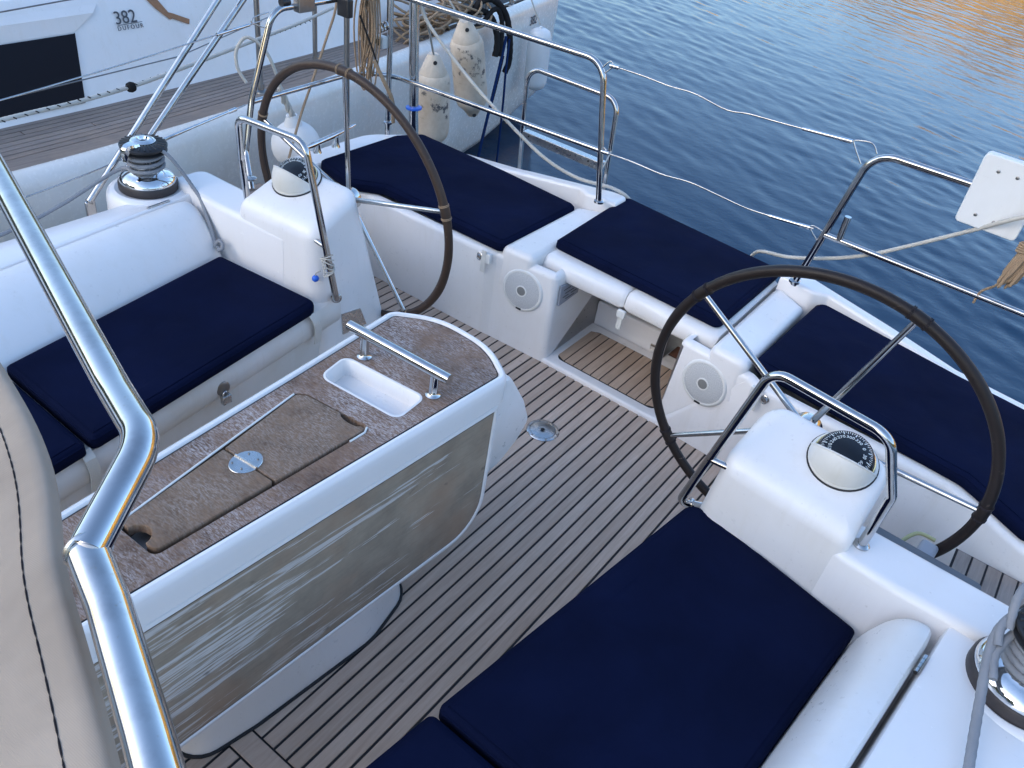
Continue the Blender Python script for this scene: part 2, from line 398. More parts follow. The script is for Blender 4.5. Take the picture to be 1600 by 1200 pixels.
def spline(pts, per=10):
    P = [Vector(p) for p in pts]; out = []
    for i in range(len(P) - 1):
        a = P[max(0, i - 1)]; b = P[i]; c = P[i + 1]; d = P[min(len(P) - 1, i + 2)]
        for k in range(per):
            t = k / per
            out.append(0.5 * ((2 * b) + (c - a) * t + (2 * a - 5 * b + 4 * c - d) * t * t + (3 * b - a - 3 * c + d) * t ** 3))
    out.append(P[-1]); return out
def resample(P, step):
    out = [P[0]]; acc = 0
    for i in range(1, len(P)):
        a = out[-1]; d = (P[i] - a).length
        while d >= step:
            a = a + (P[i] - a) * (step / d); out.append(a); d = (P[i] - a).length
    out.append(P[-1]); return out
def rope_geo(pts, r, lay=None, step=None, res=12, per=10):
    """three-strand laid rope"""
    lay = lay or r * 7.0; step = step or max(r * 0.9, 0.003)
    P = resample(spline(pts, per), step)
    return sweep(P, r, res, mod=lambda th, s: 0.9 + 0.16 * abs(math.cos(1.5 * (th - 2 * math.pi * s / lay))))
def rope(name, pts, r, mat, parent=None, **kw):
    v, f = rope_geo(pts, r, **kw); return obj(name, v, f, mat, parent, 80)
def frame(o, zdir, xdir=(1, 0, 0)):
    zd = Vector(zdir).normalized(); xd = Vector(xdir); xd = (xd - zd * xd.dot(zd)).normalized(); yd = zd.cross(xd)
    return Matrix(((xd.x, yd.x, zd.x, o[0]), (xd.y, yd.y, zd.y, o[1]), (xd.z, yd.z, zd.z, o[2]), (0, 0, 0, 1)))
def lathe_geo(prof, mx, res=28, cap0=True, cap1=True, a0=0.0, a1=None):
    full = a1 is None; n = res if full else res + 1; a1 = 2 * math.pi if full else a1
    v = []; f = []
    for r, z in prof:
        for k in range(n):
            a = a0 + (a1 - a0) * k / res; v.append(mx @ Vector((r * math.cos(a), r * math.sin(a), z)))
    for i in range(len(prof) - 1):
        for k in range(res):
            a = i * n + k; b = i * n + ((k + 1) % n if full else k + 1)
            f.append((a, b, b + n, a + n))
    if full and cap0: f.append(tuple(reversed(range(n))))
    if full and cap1: f.append(tuple(range((len(prof) - 1) * n, len(prof) * n)))
    return v, f
def lathe(name, prof, mx, mat, parent=None, res=28, **kw):
    v, f = lathe_geo(prof, mx, res, **kw); return obj(name, v, f, mat, parent, 40)
def loft_geo(secs, closed=True, caps=True):
    n = len(secs[0]); v = [p for s in secs for p in s]; f = []
    for i in range(len(secs) - 1):
        for k in range(n if closed else n - 1):
            a = i * n + k; b = i * n + (k + 1) % n; f.append((a, b, b + n, a + n))
    if caps: f.append(tuple(reversed(range(n)))); f.append(tuple(range((len(secs) - 1) * n, len(secs) * n)))
    return v, f
def plate_geo(outer, holes, z0, z1):
    """flat board with holes and side walls"""
    bm = bmesh.new(); edges = []; loops = []
    for L in [outer] + holes:
        vs = [bm.verts.new((x, y, z1)) for x, y in L]; loops.append(vs)
        edges += [bm.edges.new((vs[i], vs[(i + 1) % len(vs)])) for i in range(len(vs))]
    bmesh.ops.triangle_fill(bm, edges=edges, use_beauty=True)
    bm.verts.index_update(); v = [tuple(q.co) for q in bm.verts]; f = [tuple(q.index for q in fc.verts) for fc in bm.faces]
    for L in loops:
        idx = [q.index for q in L]; k = len(v); v += [(v[i][0], v[i][1], z0) for i in idx]; n = len(idx)
        f += [(idx[i], idx[(i + 1) % n], k + (i + 1) % n, k + i) for i in range(n)]
    bm.free(); return v, f
def screw(x, y, z, nrm, r, parent, mat='steel', name='screw'):
    mx = frame((x, y, z), nrm)
    return lathe(name, [(r, -0.001), (r, 0.001), (r * 0.8, 0.0022), (r * 0.3, 0.0025)], mx, mat, parent, 10)
def text_mesh(name, s, size, mx, mat, parent, depth=0.0008, sp=1.0):
    cu = bpy.data.curves.new(name, 'FONT'); cu.body = s; cu.size = size; cu.align_x = 'CENTER'; cu.align_y = 'CENTER'; cu.space_character = sp; cu.extrude = depth; cu.resolution_u = 3
    to = bpy.data.objects.new('tmp', cu); col.objects.link(to)
    me = bpy.data.meshes.new_from_object(to.evaluated_get(bpy.context.evaluated_depsgraph_get()))
    bpy.data.objects.remove(to, do_unlink=True); bpy.data.curves.remove(cu)
    off = ORG.get(parent.name, Vector((0, 0, 0))) if parent else Vector((0, 0, 0))
    me.transform(Matrix.Translation(-off) @ mx); me.materials.clear(); me.materials.append(M[mat]); me.name = name
    o = bpy.data.objects.new(name, me); col.objects.link(o)
    if parent: o.parent = parent; ORG[o.name] = off
    return o

# ================================================================== SETTING: sea and shores
WZ = -0.62
def sea():
    def axis(lo, hi, step, far):
        a = []; t = lo
        while t <= hi: a.append(t); t += step
        g = step; t = hi
        while t < far: g *= 1.35; t += g; a.append(t)
        g = step; t = lo
        while t > -far: g *= 1.35; t -= g; a.insert(0, t)
        return a
    X = np.array(axis(-12.5, 5.0, 0.042, 1500)); Y = np.array(axis(2.5, 22, 0.042, 1500))
    XX, YY = np.meshgrid(X, Y); rng = np.random.RandomState(4); Hh = np.zeros_like(XX)
    # short wind ripples: a sum of many small travelling sines, gathered round one wind direction
    for lam, slope, cnt in ((1.6, 0.005, 7), (0.8, 0.008, 10), (0.42, 0.016, 16), (0.25, 0.030, 20), (0.16, 0.038, 22)):
        for q in range(cnt):
            L = lam * rng.uniform(0.75, 1.3); a = R_(62) + rng.normal(0, 0.55); kk = 2 * math.pi / L
            Hh += slope / math.sqrt(cnt) * 1.4 / kk * np.sin(kk * (XX * math.cos(a) + YY * math.sin(a)) + rng.uniform(0, 6.28))
    gust = 0.75 + 0.35 * np.sin(XX * 0.55 + YY * 0.32 + 1.0) * np.sin(YY * 0.41 - XX * 0.2 + 2.0)
    D = np.hypot(XX + 3, YY - 12); fade = np.clip(1 - (D - 13) / 6, 0, 1)
    Hh *= gust * fade
    v = np.stack([XX.ravel(), YY.ravel(), WZ + Hh.ravel()], 1)
    nx = len(X); ny = len(Y); ii = np.arange(nx * (ny - 1)).reshape(ny - 1, nx)[:, :-1].ravel()
    f = np.stack([ii, ii + 1, ii + nx + 1, ii + nx], 1)
    k = NT('sea_water')
    c2 = k.coord(scale=(1.0, 1.5, 1.0), rot=(0, 0, R_(-28)))
    n = k.bump(k.noise(c2, 13, 3, 0.6, 0.4), 0.16, 0.010)
    m = k.set((0.0016, 0.026, 0.062), 0.05, None, n, 0.5); k.b.inputs['IOR'].default_value = 1.28
    me = bpy.data.meshes.new('sea'); me.vertices.add(len(v)); me.vertices.foreach_set('co', v.astype(np.float32).ravel())
    me.loops.add(len(f) * 4); me.loops.foreach_set('vertex_index', f.astype(np.int32).ravel())
    me.polygons.add(len(f)); me.polygons.foreach_set('loop_start', (np.arange(len(f)) * 4).astype(np.int32))
    me.update(calc_edges=True); me.polygons.foreach_set('use_smooth', np.ones(len(f), dtype=bool)); me.materials.append(m)
    o = bpy.data.objects.new('sea', me); col.objects.link(o); struct(o)
sea()

def hill_mat(name, rock, scrub, cover):
    k = NT(name); v = k.coord()
    f = k.noise(v, 0.05, 7, 0.7); g = k.noise(v, 0.22, 5, 0.65)
    c = k.mix(k.ramp(k.math('ADD', k.math('MULTIPLY', f, 0.6), k.math('MULTIPLY', g, 0.4)), [(cover - 0.05, (0, 0, 0)), (cover + 0.06, (1, 1, 1))]), rock, scrub)
    M[name] = k.set(c, 0.95, None, k.bump(g, 0.8, 1.5), 0.1)
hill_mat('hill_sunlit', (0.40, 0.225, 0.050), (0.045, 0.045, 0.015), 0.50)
hill_mat('hill_scrub', (0.13, 0.10, 0.06), (0.035, 0.045, 0.02), 0.45)
hill_mat('hill_sun_blocker', (0.20, 0.16, 0.12), (0.05, 0.06, 0.03), 0.46)
def hillside(name, mat, arc, r0, r1, height, label, seed):
    """shore rising out of the sea along an arc of bearings (degrees from straight aft, + to port)"""
    na, nr = 96, 22; v = []
    for j in range(nr + 1):
        t = j / nr; r = r0 + (r1 - r0) * t
        for i in range(na + 1):
            a = R_(arc[0] + (arc[1] - arc[0]) * i / na); s = i / na
            ed = min(1.0, s / 0.12, (1 - s) / 0.12); ed = max(0.0, ed) ** 0.8
            rr = r * (1 + 0.07 * mnoise.noise((a * 4, seed, 0)))
            h = height(math.degrees(a)) * (1 - (1 - t) ** 2.2) * ed
            h *= 1 + 0.16 * mnoise.noise((a * 7, t * 2.5, seed)) + 0.10 * mnoise.noise((a * 23, t * 7, seed))
            v.append((rr * math.sin(a), rr * math.cos(a), WZ - 2 + h + (2.2 if t > 0 else 0)))
    n = na + 1; f = [(j * n + i, j * n + i + 1, (j + 1) * n + i + 1, (j + 1) * n + i) for j in range(nr) for i in range(na)]
    o = obj(name, v, f, mat, None, 60); struct(o, label); return o
hillside('hillside', 'hill_sunlit', (-36, 70), 190, 330, lambda a: 22 + 35 * max(0.0, min(1.0, (a + 27) / 26.0)), 'sunlit ochre hillside across the bay', 1.7)
hillside('ridge', 'hill_scrub', (-120, -22), 420, 620, lambda a: 62, 'unseen scrub ridge added beyond the bay for dark reflections, starboard', 9.4)  # both ridges added out of view to dim low sky and darken reflections
hillside('ridge', 'hill_scrub', (62, 150), 420, 620, lambda a: 66, 'unseen scrub ridge added beyond the bay for dark reflections, port', 3.3)
hillside('hillside', 'hill_sun_blocker', (176, 232), 55, 150, lambda a: 56, 'unseen near hillside added to keep the sun off the boat', 5.2)  # out-of-view occluder behind the camera, shaped to block the sun

# ================================================================== OWN YACHT: sole and mouldings
sole = struct(obj('cockpit_sole', *slab_geo([(-1.46, -0.9), (1.46, -0.9), (1.46, 2.80), (-1.46, 2.80)], -0.06, -0.0045, r=0.001), 'caulk'))
PITCH = 0.0475
def plank_box(x0, x1, y0, y1, zt, th, mat, parent, name='plank', jit=0.0006):
    dz = random.uniform(-jit, jit); b = 0.0012
    v = [(x0, y0, zt - th), (x1, y0, zt - th), (x1, y1, zt - th), (x0, y1, zt - th),
         (x0, y0, zt - b + dz), (x1, y0, zt - b + dz), (x1, y1, zt - b + dz), (x0, y1, zt - b + dz),
         (x0 + b, y0 + b, zt + dz), (x1 - b, y0 + b, zt + dz), (x1 - b, y1 - b, zt + dz), (x0 + b, y1 - b, zt + dz)]
    f = [(0, 1, 5, 4), (1, 2, 6, 5), (2, 3, 7, 6), (3, 0, 4, 7), (4, 5, 9, 8), (5, 6, 10, 9), (6, 7, 11, 10), (7, 4, 8, 11), (8, 9, 10, 11)]
    return obj(name, v, f, mat, parent, 0)
for k in range(-35, 28):
    x0 = 0.1736 + k * PITCH + 0.0042; x1 = x0 + PITCH - 0.0084
    if x1 > 1.45 or x0 < -1.45: continue
    ye = 2.745
    # the cross board with its two seams divides every strip
    plank_box(x0, x1, 0.735, ye, 0.0, 0.006, 'teak_sole', sole)
    if -0.75 < x0 < 0.75: plank_box(x0, x1, -0.2, 0.660, 0.0, 0.006, 'teak_sole', sole)
plank_box(-0.9, 0.9, 0.6665, 0.7285, 0.0, 0.006, 'teak_sole', sole)

def uf(y): return 0.525 + 0.124 * y            # seat front line
def ub(y, s): return 1.125 + 0.105 * y if s > 0 else 0.97 + 0.152 * y
def us(y, s): return 1.272 + 0.110 * y if s > 0 else 1.275 + 0.105 * y
def ya(u, s): return 1.895 - 0.235 * (u - 0.77) if s > 0 else 1.80 - 0.10 * (u - 0.744)
def uo(y, s): return (1.72 + 0.03 * y) if s > 0 else 1.585 + 0.008 * y
side_name = {1: 'port', -1: 'starboard'}
for s in (1, -1):
    # seat base: riser with a rolled front lip, flat seat pan
    ys = [-0.6, 0.0, 0.5, 1.0, 1.5, 1.92]
    secs = []
    for y in ys:
        a = uf(y); prof = [(a + 0.045, 0.0), (a + 0.03, 0.06), (a + 0.028, 0.33), (a + 0.012, 0.345), (a + 0.002, 0.36), (a, 0.395), (a + 0.004, 0.425), (a + 0.016, 0.443), (a + 0.035, 0.449), (1.60, 0.449), (1.60, 0.0)]
        secs.append([(s * u, y, z) for u, z in prof])
    struct(obj('seat_base', *loft_geo(secs), 'gelcoat_grey'), 'moulded white seat base on the %s side of the cockpit' % side_name[s])
    # backrest with rounded crown and rounded aft end
    secs = []
    for y, t in [(-0.6, 1), (0.2, 1), (0.8, 1), (1.4, 1), (1.66, 1), (1.715, 0.985), (1.745, 0.93), (1.762, 0.83), (1.770, 0.68)]:
        b0 = ub(y, s); w = us(y, s) - b0 - (0.007 if s > 0 else 0.0015)
        prof = [(0, 0.44), (0.03, 0.475), (0.14, 0.535), (0.26, 0.580), (0.40, 0.614), (0.55, 0.635), (0.70, 0.645), (0.85, 0.648), (0.93, 0.645), (0.975, 0.636), (1.0, 0.618), (1.0, 0.44)]
        if s < 0: prof = [(0, 0.44), (0.04, 0.470), (0.16, 0.516), (0.32, 0.562), (0.48, 0.598), (0.62, 0.622), (0.74, 0.636), (0.86, 0.643), (0.93, 0.643), (0.975, 0.636), (1.0, 0.622), (1.0, 0.44)]
        cu = 0.55
        secs.append([(s * (b0 + w * (cu + (u - cu) * (0.35 + 0.65 * t))), y, 0.44 + (z - 0.44) * (0.55 + 0.45 * t) if z > 0.44 else z) for u, z in prof])
    struct(obj('backrest', *loft_geo(secs), 'gelcoat'), 'moulded white backrest behind the %s seat' % side_name[s])
    # coaming outboard of the backrest, flat top carrying the winch
    secs = []
    for y in [-0.6, 0.3, 1.0, 1.5, 1.84]:
        a = us(y, s) + (0.007 if s > 0 else 0.0015); o_ = uo(y, s)
        prof = [(a, 0.30), (a, 0.626), (a + 0.004, 0.636), (a + 0.012, 0.640), (o_ - 0.10, 0.628), (o_ - 0.035, 0.622), (o_ - 0.012, 0.610), (o_, 0.585), (o_ + 0.02, 0.30)]
        secs.append([(s * u, y, z) for u, z in prof])
    struct(obj('coaming', *loft_geo(secs), 'gelcoat_bright'), 'white %s coaming with flat top beside the seat' % side_name[s])
    # rounded pod under the winch
    c = (s * 1.655, 1.735, 0) if s > 0 else (-1.625, 1.72, 0)
    prof = [(0.165, 0.30), (0.158, 0.60), (0.152, 0.622), (0.140, 0.632), (0.124, 0.634), (0.118, 0.630), (0.02, 0.630)]
    struct(lathe('winch_pod', prof, frame((c[0], c[1], 0), (0, 0, 1)), 'gelcoat_bright', None, 40), 'round white moulded pad under the %s winch' % side_name[s])
    # bulkhead block closing the seat aft, its flat top is the shelf the guard rail stands on
    top_o = 1.74 if s > 0 else 1.60
    poly = [(0.96, ya(0.96, s) + 0.035), (1.19, 1.795), (1.33, 1.785), (top_o, 1.80), (top_o, 1.965 if s > 0 else 1.955), (1.15, 1.965), (0.96, 1.965)]
    base = [(0.96, ya(0.96, s) + 0.035), (1.19, 1.795), (1.33, 1.785), (top_o, 1.80), (top_o, 1.985), (1.15, 1.985), (0.96, 1.985)]
    def shelf(x, y, s=s): return 0.664 - 0.02 * max(0, abs(x) - 1.35)
    struct(slab('bulkhead_shelf', mir(poly, s), 0.0, shelf, 'gelcoat_bright', None, r=0.022, cr=[0.0, 0.05, 0.05, 0.04, 0.05, 0.02, 0.0], base=mir(base, s)) if s > 0 else
           slab('bulkhead_shelf', mir(poly, s), 0.0, shelf, 'gelcoat_bright', None, r=0.022, cr=[0.0, 0.02, 0.05, 0.04, 0.05, 0.05, 0.0], base=mir(base, s)),
           'flat white shelf at the aft end of the %s seat' % side_name[s])
    # steering pedestal rising from it
    poly = [(0.802, 1.826), (1.197, 1.80), (1.197, 2.07), (0.826, 2.09)]
    base = [(0.738, ya(0.75, s) - 0.006), (1.197, 1.797), (1.197, 2.10), (0.74, 2.30)]
    def ptop(x, y): return 0.736 + 0.36 * (y - 1.83)
    struct(slab('steering_pedestal', mir(poly, s), 0.0, ptop, 'gelcoat', None, r=0.048, cr=[0.06, 0.03, 0.05, 0.075] if s > 0 else [0.075, 0.05, 0.03, 0.06], base=mir(base, s), seg=8), 'moulded white steering pedestal carrying the %s compass' % side_name[s])
    # helm seat moulding: front face with lid, inner box wall, stern rim
    poly = [(0.300, 2.720), (0.600, 2.690), (0.640, 2.665), (1.36, 2.640), (1.46, 2.60), (1.62, 2.51), (1.78, 2.47), (1.79, 3.10), (1.62, 3.30), (0.45, 3.46), (0.315, 3.46)]
    base = [(0.285, 2.722), (0.600, 2.705), (0.640, 2.700), (1.32, 2.680), (1.41, 2.64), (1.60, 2.56), (1.74, 2.52), (1.74, 3.08), (1.60, 3.28), (0.45, 3.44), (0.30, 3.44)]
    struct(slab('helm_seat_moulding', mir(poly, s), 0.0, 0.446, 'gelcoat', None, r=0.028, cr=[0.03, 0.01, 0.03, 0.05, 0.1, 0.1, 0.05, 0.12, 0.1, 0.02, 0.02] if s > 0 else [0.02, 0.02, 0.1, 0.12, 0.05, 0.1, 0.1, 0.05, 0.03, 0.01, 0.03], base=mir(base, s)), 'white moulded helm seat across the %s stern quarter' % side_name[s])
    # raised flat between helm cushion and centre seat (top of the speaker box)
    poly = [(0.425, 2.705), (0.588, 2.690), (0.590, 3.30), (0.425, 3.40)]
    struct(slab('speaker_box_top', mir(poly, s), 0.30, 0.486, 'gelcoat', None, r=0.03, cr=0.03), 'raised white divider between the helm seat and centre seat, %s side' % side_name[s])
    # stern rim
    poly = [(0.425, 3.375), (0.58, 3.355), (0.645, 3.40), (1.24, 3.297), (1.53, 3.262), (1.64, 3.15), (1.66, 2.56), (1.80, 2.52), (1.80, 3.10), (1.66, 3.305), (1.22, 3.362), (0.94, 3.428), (0.50, 3.495), (0.425, 3.50)]
    crr = [0.01, 0.05, 0.03, 0.1, 0.06, 0.06, 0.03, 0.03, 0.2, 0.15, 0.1, 0.1, 0.03, 0.03]
    struct(slab('stern_rim', mir(poly, s), 0.25, lambda x, y: 0.478 + 0.062 * max(0.0, min(1.0, (1.15 - abs(x)) / 0.6)), 'gelcoat_bright', None, r=0.016, cr=crr if s > 0 else list(reversed(crr))), 'white moulded rim around the %s stern quarter' % side_name[s])
    # thin lid line under the helm seat lip
    struct(tube('lid_joint', [(s * 0.66, 2.671, 0.385), (s * 1.30, 2.650, 0.385)], 0.0022, 'grey_plastic', None, 6), 'fine dark joint line below the %s helm seat lip' % side_name[s])

# hull and transom under the deck
hull_secs = []
for y, w in [(-1.5, 1.93), (0.5, 1.92), (1.8, 1.89), (2.6, 1.83), (3.10, 1.78), (3.32, 1.66)]:
    hull_secs.append([(-w, y, 0.34), (-w + 0.05, y, -0.35), (-w + 0.28, y, -0.8), (w - 0.28, y, -0.8), (w - 0.05, y, -0.35), (w, y, 0.34)])
v, f = loft_geo(hull_secs, closed=False, caps=False)
n6 = 6 * (len(hull_secs) - 1); f.append(tuple(range(n6, n6 + 6)))
struct(obj('hull', v, f, 'hull_white'), 'white topsides of the yacht the camera stands on')
for s in (1, -1):
    # side deck beside the coaming and its teak
    poly = [(1.30, 1.95), (1.93, -1.2), (1.94, 1.8), (1.86, 2.6), (1.62, 2.6), (1.30, 2.75)]
    poly = [(1.45, -1.2), (1.93, -1.2), (1.91, 1.4), (1.87, 2.5), (1.50, 2.5), (1.45, 1.5)]
    sd = struct(slab('side_deck', mir(poly, s), 0.20, 0.34, 'gelcoat_grey', None, r=0.015), 'white %s side deck outside the coaming' % side_name[s])
    if s > 0:
        for k in range(9):
            x0 = 1.478 + k * PITCH + 0.0032
            plank_box(x0, x0 + PITCH - 0.0064, 1.2, 2.48, 0.347, 0.006, 'teak_deck', sd)
        # caulk bed under the planks
        obj('caulk_bed', *box_geo(1.474, 1.91, 1.195, 2.485, 0.3402, 0.3435), 'caulk', sd, 0)
    else:
        for k in range(8):
            x1 = -1.50 - k * PITCH - 0.0032
            plank_box(x1 - PITCH + 0.0064, x1, 1.0, 2.46, 0.347, 0.006, 'teak_deck', sd)
        obj('caulk_bed', *box_geo(-1.885, -1.494, 0.995, 2.465, 0.3402, 0.3435), 'caulk', sd, 0)

# stern step with its inset teak, between the speaker boxes
st = struct(slab('stern_step', [(-0.308, 2.723), (0.308, 2.723), (0.308, 3.165), (-0.308, 3.165)], -0.05, 0.020, 'gelcoat', None, r=0.012, cr=0.012), 'white framed step through the transom')
hole = round_poly([(-0.262, 2.775), (0.262, 2.775), (0.250, 3.105), (-0.250, 3.105)], 0.035)
obj('caulk_bed', *plate_geo(hole, [], 0.019, 0.0215), 'caulk', st, 0)
k = 0; x = -0.262 + 0.004
def clip_len(xm, half0=0.262, half1=0.250, y0=2.775, y1=3.105, r=0.035):
    e = half0 - abs(xm)
    dd = 0.0 if e > r else r - math.sqrt(max(0, r * r - (r - e) ** 2))
    return y0 + 0.005 + dd, y1 - 0.005 - dd
while x < 0.256:
    x1 = min(x + PITCH - 0.006, 0.257)
    if x1 - x > 0.012:
        a, b = clip_len(x); c, d = clip_len(x1)
        z1, z0 = 0.0245, 0.0195
        v = [(x, a, z0), (x1, c, z0), (x1, d, z0), (x, b, z0), (x, a, z1), (x1, c, z1), (x1, d, z1), (x, b, z1)]
        obj('plank', v, [(4, 5, 6, 7), (0, 1, 5, 4), (1, 2, 6, 5), (2, 3, 7, 6), (3, 0, 4, 7)], 'teak_step', st, 0)
    x += PITCH
# transom gate, half of it lowered, bathing platform beyond
gate = thing('transom_gate', 'low glossy white transom board at the back of the teak step', 'gate', (-0.10, 3.17, 0.02))
v, f = slab_geo([(-0.300, 3.172), (0.085, 3.172), (0.085, 3.200), (-0.300, 3.200)], 0.0, 0.138, r=0.008, cr=0.006); obj('panel', v, f, 'gelcoat_bright', gate)
obj('hinge', *slab_geo([(0.02, 3.164), (0.06, 3.164), (0.06, 3.171), (0.02, 3.171)], 0.03, 0.06, r=0.001), 'steel', gate)
plat = struct(slab('bathing_platform', [(0.086, 3.17), (0.42, 3.17), (0.42, 3.352), (0.086, 3.352)], -0.20, 0.005, 'gelcoat', None, r=0.01, cr=0.02), 'small white bathing platform behind the transom')
obj('caulk_bed', *box_geo(0.096, 0.295, 3.225, 3.345, 0.004, 0.007), 'caulk', plat, 0)
for k in range(4):
    x0 = 0.099 + k * 0.049; plank_box(x0, x0 + 0.044, 3.228, 3.342, 0.0105, 0.004, 'teak_red', plat)
struct(slab('transom_sill', [(0.086, 3.355), (0.31, 3.355), (0.31, 3.40), (0.086, 3.40)], -0.1, 0.05, 'gelcoat_bright', None, r=0.01, cr=0.005), 'narrow white sill behind the red teak')

# centre seat bridging the step
cs = thing('bridge_seat', 'white bridge seat across the transom opening under the middle cushion', 'seat', (0, 3.1, 0.36))
for a, b, nm in ((-0.428, -0.012, 'seat_half'), (-0.009, 0.412, 'seat_half')):
    secs = []
    for xx in (a, a + 0.01, a + 0.02, b - 0.02, b - 0.01, b):
        e = 0.010 if xx in (a, b) else (0.003 if xx in (a + 0.01, b - 0.01) else 0.0)
        yl = 2.800 - 0.01 * (xx / 0.42) ** 2
        secs.append([(xx, yl + 0.03, 0.386 + e), (xx, yl + 0.008 + e, 0.390 + e), (xx, yl + e, 0.402), (xx, yl + e, 0.43), (xx, yl + 0.008 + e, 0.458 - e), (xx, yl + 0.028, 0.472 - e), (xx, yl + 0.055, 0.474 - e), (xx, 3.44, 0.474 - e), (xx, 3.44, 0.42), (xx, yl + 0.06, 0.42)])
    obj(nm, *loft_geo(secs), 'gelcoat', cs)
obj('clip', *slab_geo([(-0.024, 2.785), (0.012, 2.785), (0.012, 2.800), (-0.024, 2.800)], 0.362, 0.395, r=0.003), 'plastic_white', cs)
obj('strap', *slab_geo([(-0.018, 2.793), (0.004, 2.793), (0.004, 2.797), (-0.018, 2.797)], 0.30, 0.365, r=0.001), 'webbing', cs)
# grey ledge and small plug behind the port shelf
lg = tag(slab('grey_ledge', [(1.215, 1.962), (1.52, 1.955), (1.525, 2.045), (1.21, 2.058)], 0.598, 0.604, 'grey_plate', None, r=0.002, cr=[0.0, 0.0, 0.015, 0.0]), 'dark grey flat ledge behind the port shelf', 'ledge')

# ================================================================== CUSHIONS
from mathutils.geometry import delaunay_2d_cdt
def cushion(poly, z0, z1, label, cr=0.03, r=0.022, puff=0.006, group='navy seat cushions', deep=0.06):
    P = round_poly(poly, cr, 6); rings = []
    q = inset(P, 0.012); rings.append([(x, y, z0) for x, y in q]); rings.append([(x, y, z0 + 0.010) for x, y in P])
    for k in range(6):
        a = math.pi / 2 * k / 5; q = inset(P, r * (1 - math.cos(a))); rings.append([(x, y, z1 - r + r * math.sin(a)) for x, y in q])
    n = len(P)
    for d, h in ((deep * 0.35, 0.35), (deep * 0.55, 0.65), (deep * 0.8, 0.9), (deep, 1.0)):
        crs = cr if isinstance(cr, (list, tuple)) else [cr] * len(poly)
        q = round_poly(inset(poly, d), [max(0.004, c_ - d) for c_ in crs], 6); rings.append([(x, y, z1 + puff * h) for x, y in q])
    rings = [[(x + 0.0025 * mnoise.noise((x * 9, y * 9, z * 20)), y + 0.0025 * mnoise.noise((x * 9 + 5, y * 9, z * 20)), z + 0.003 * mnoise.noise((x * 7, y * 7, 2.2))) for x, y, z in rg] for rg in rings]
    v = [p for rg in rings for p in rg]; f = []
    for k in range(len(rings) - 1):
        for i in range(n): j = (i + 1) % n; f.append((k * n + i, k * n + j, (k + 1) * n + j, (k + 1) * n + i))
    f.append(tuple(reversed(range(n))))
    # slack cover on top: triangulated inside with soft creases running off the edges
    base_i = (len(rings) - 1) * n; ring = rings[-1]
    xs = [p[0] for p in ring]; ys = [p[1] for p in ring]; pts = [Vector((p[0], p[1])) for p in ring]; step = 0.022
    inner_pl = inset([(p[0], p[1]) for p in ring], 0.012)
    def inside(x, y):
        c_ = False
        for q in range(len(inner_pl)):
            (x1, y1), (x2, y2) = inner_pl[q - 1], inner_pl[q]
            if (y1 > y) != (y2 > y) and x < (x2 - x1) * (y - y1) / (y2 - y1) + x1: c_ = not c_
        return c_
    yy = min(ys)
    while yy < max(ys):
        xx = min(xs)
        while xx < max(xs):
            if inside(xx, yy): pts.append(Vector((xx + random.uniform(-0.004, 0.004), yy + random.uniform(-0.004, 0.004))))
            xx += step
        yy += step
    ov, oe, of, oiv, _, _ = delaunay_2d_cdt(pts, [(q, (q + 1) % n) for q in range(n)], [], 1, 1e-6)
    remap = {}; ring_s = [Vector(ring[q]).lerp(Vector(ring[(q + 1) % n]), t_ / 12) for q in range(n) for t_ in range(12 if (Vector(ring[q]) - Vector(ring[(q + 1) % n])).length > 0.1 else 1)]
    for q, co in enumerate(ov):
        src = oiv[q][0] if oiv[q] else -1
        if 0 <= src < n: remap[q] = base_i + src
        else:
            x, y = co.x, co.y
            cr_ = 1 - abs(mnoise.noise((x * 3.1 + y * 1.3, y * 3.4 - x, 4.0))) * 6
            wt = min(1.0, min((x - p_[0]) ** 2 + (y - p_[1]) ** 2 for p_ in ring_s) ** 0.5 / 0.09)
            z = z1 + puff + wt * (0.0045 * mnoise.noise((x * 4, y * 4, 1.0)) - 0.0038 * max(0.0, cr_) * (0.5 + 0.5 * mnoise.noise((x * 2, y * 2, 8.0))) + 0.003 * mnoise.noise((x * 11, y * 11, 6.0))) + (1 - wt) * 0.003 * mnoise.noise((x * 7, y * 7, 2.2))
            remap[q] = len(v); v.append((x, y, z))
    for fc in of: f.append(tuple(remap[q] for q in fc))
    c = Vector((sum(p[0] for p in P) / n, sum(p[1] for p in P) / n, z0))
    t = thing('seat_cushion', label, 'cushion', c, group)
    obj('pad', v, f, 'navy', t, 60)
    # piping along the upper edge
    q = inset(P, 0.004); pp = [(x, y, z1 - 0.012) for x, y in q]
    v2, f2 = sweep(pp, 0.0032, 6, closed=True); obj('piping', v2, f2, 'navy', t, 60)
    return t
cushion([(uf(0.86) - 0.003, 0.86), (0.762, 1.882), (1.312, 1.764), (1.215, 0.845)], 0.449, 0.500, 'long navy cushion on the near port seat, closest to the camera', cr=[0.02, 0.045, 0.02, 0.02])
cushion([(uf(-0.2), -0.2), (uf(0.845) - 0.002, 0.848), (1.205, 0.833), (1.10, -0.2)], 0.449, 0.500, 'navy cushion cut off by the bottom edge, butting the long port cushion', cr=0.02)
cushion([(-0.745, 1.790), (-uf(0.835) + 0.002, 0.832), (-1.095, 0.84), (-1.232, 1.738)], 0.449, 0.500, 'navy cushion on the starboard seat left of the table', cr=[0.045, 0.02, 0.02, 0.02])
cushion([(-uf(0.82) + 0.002, 0.817), (-uf(-0.3), -0.3), (-0.93, -0.3), (-1.09, 0.825)], 0.449, 0.500, 'navy cushion at the left edge behind the thick steel tube', cr=0.02)
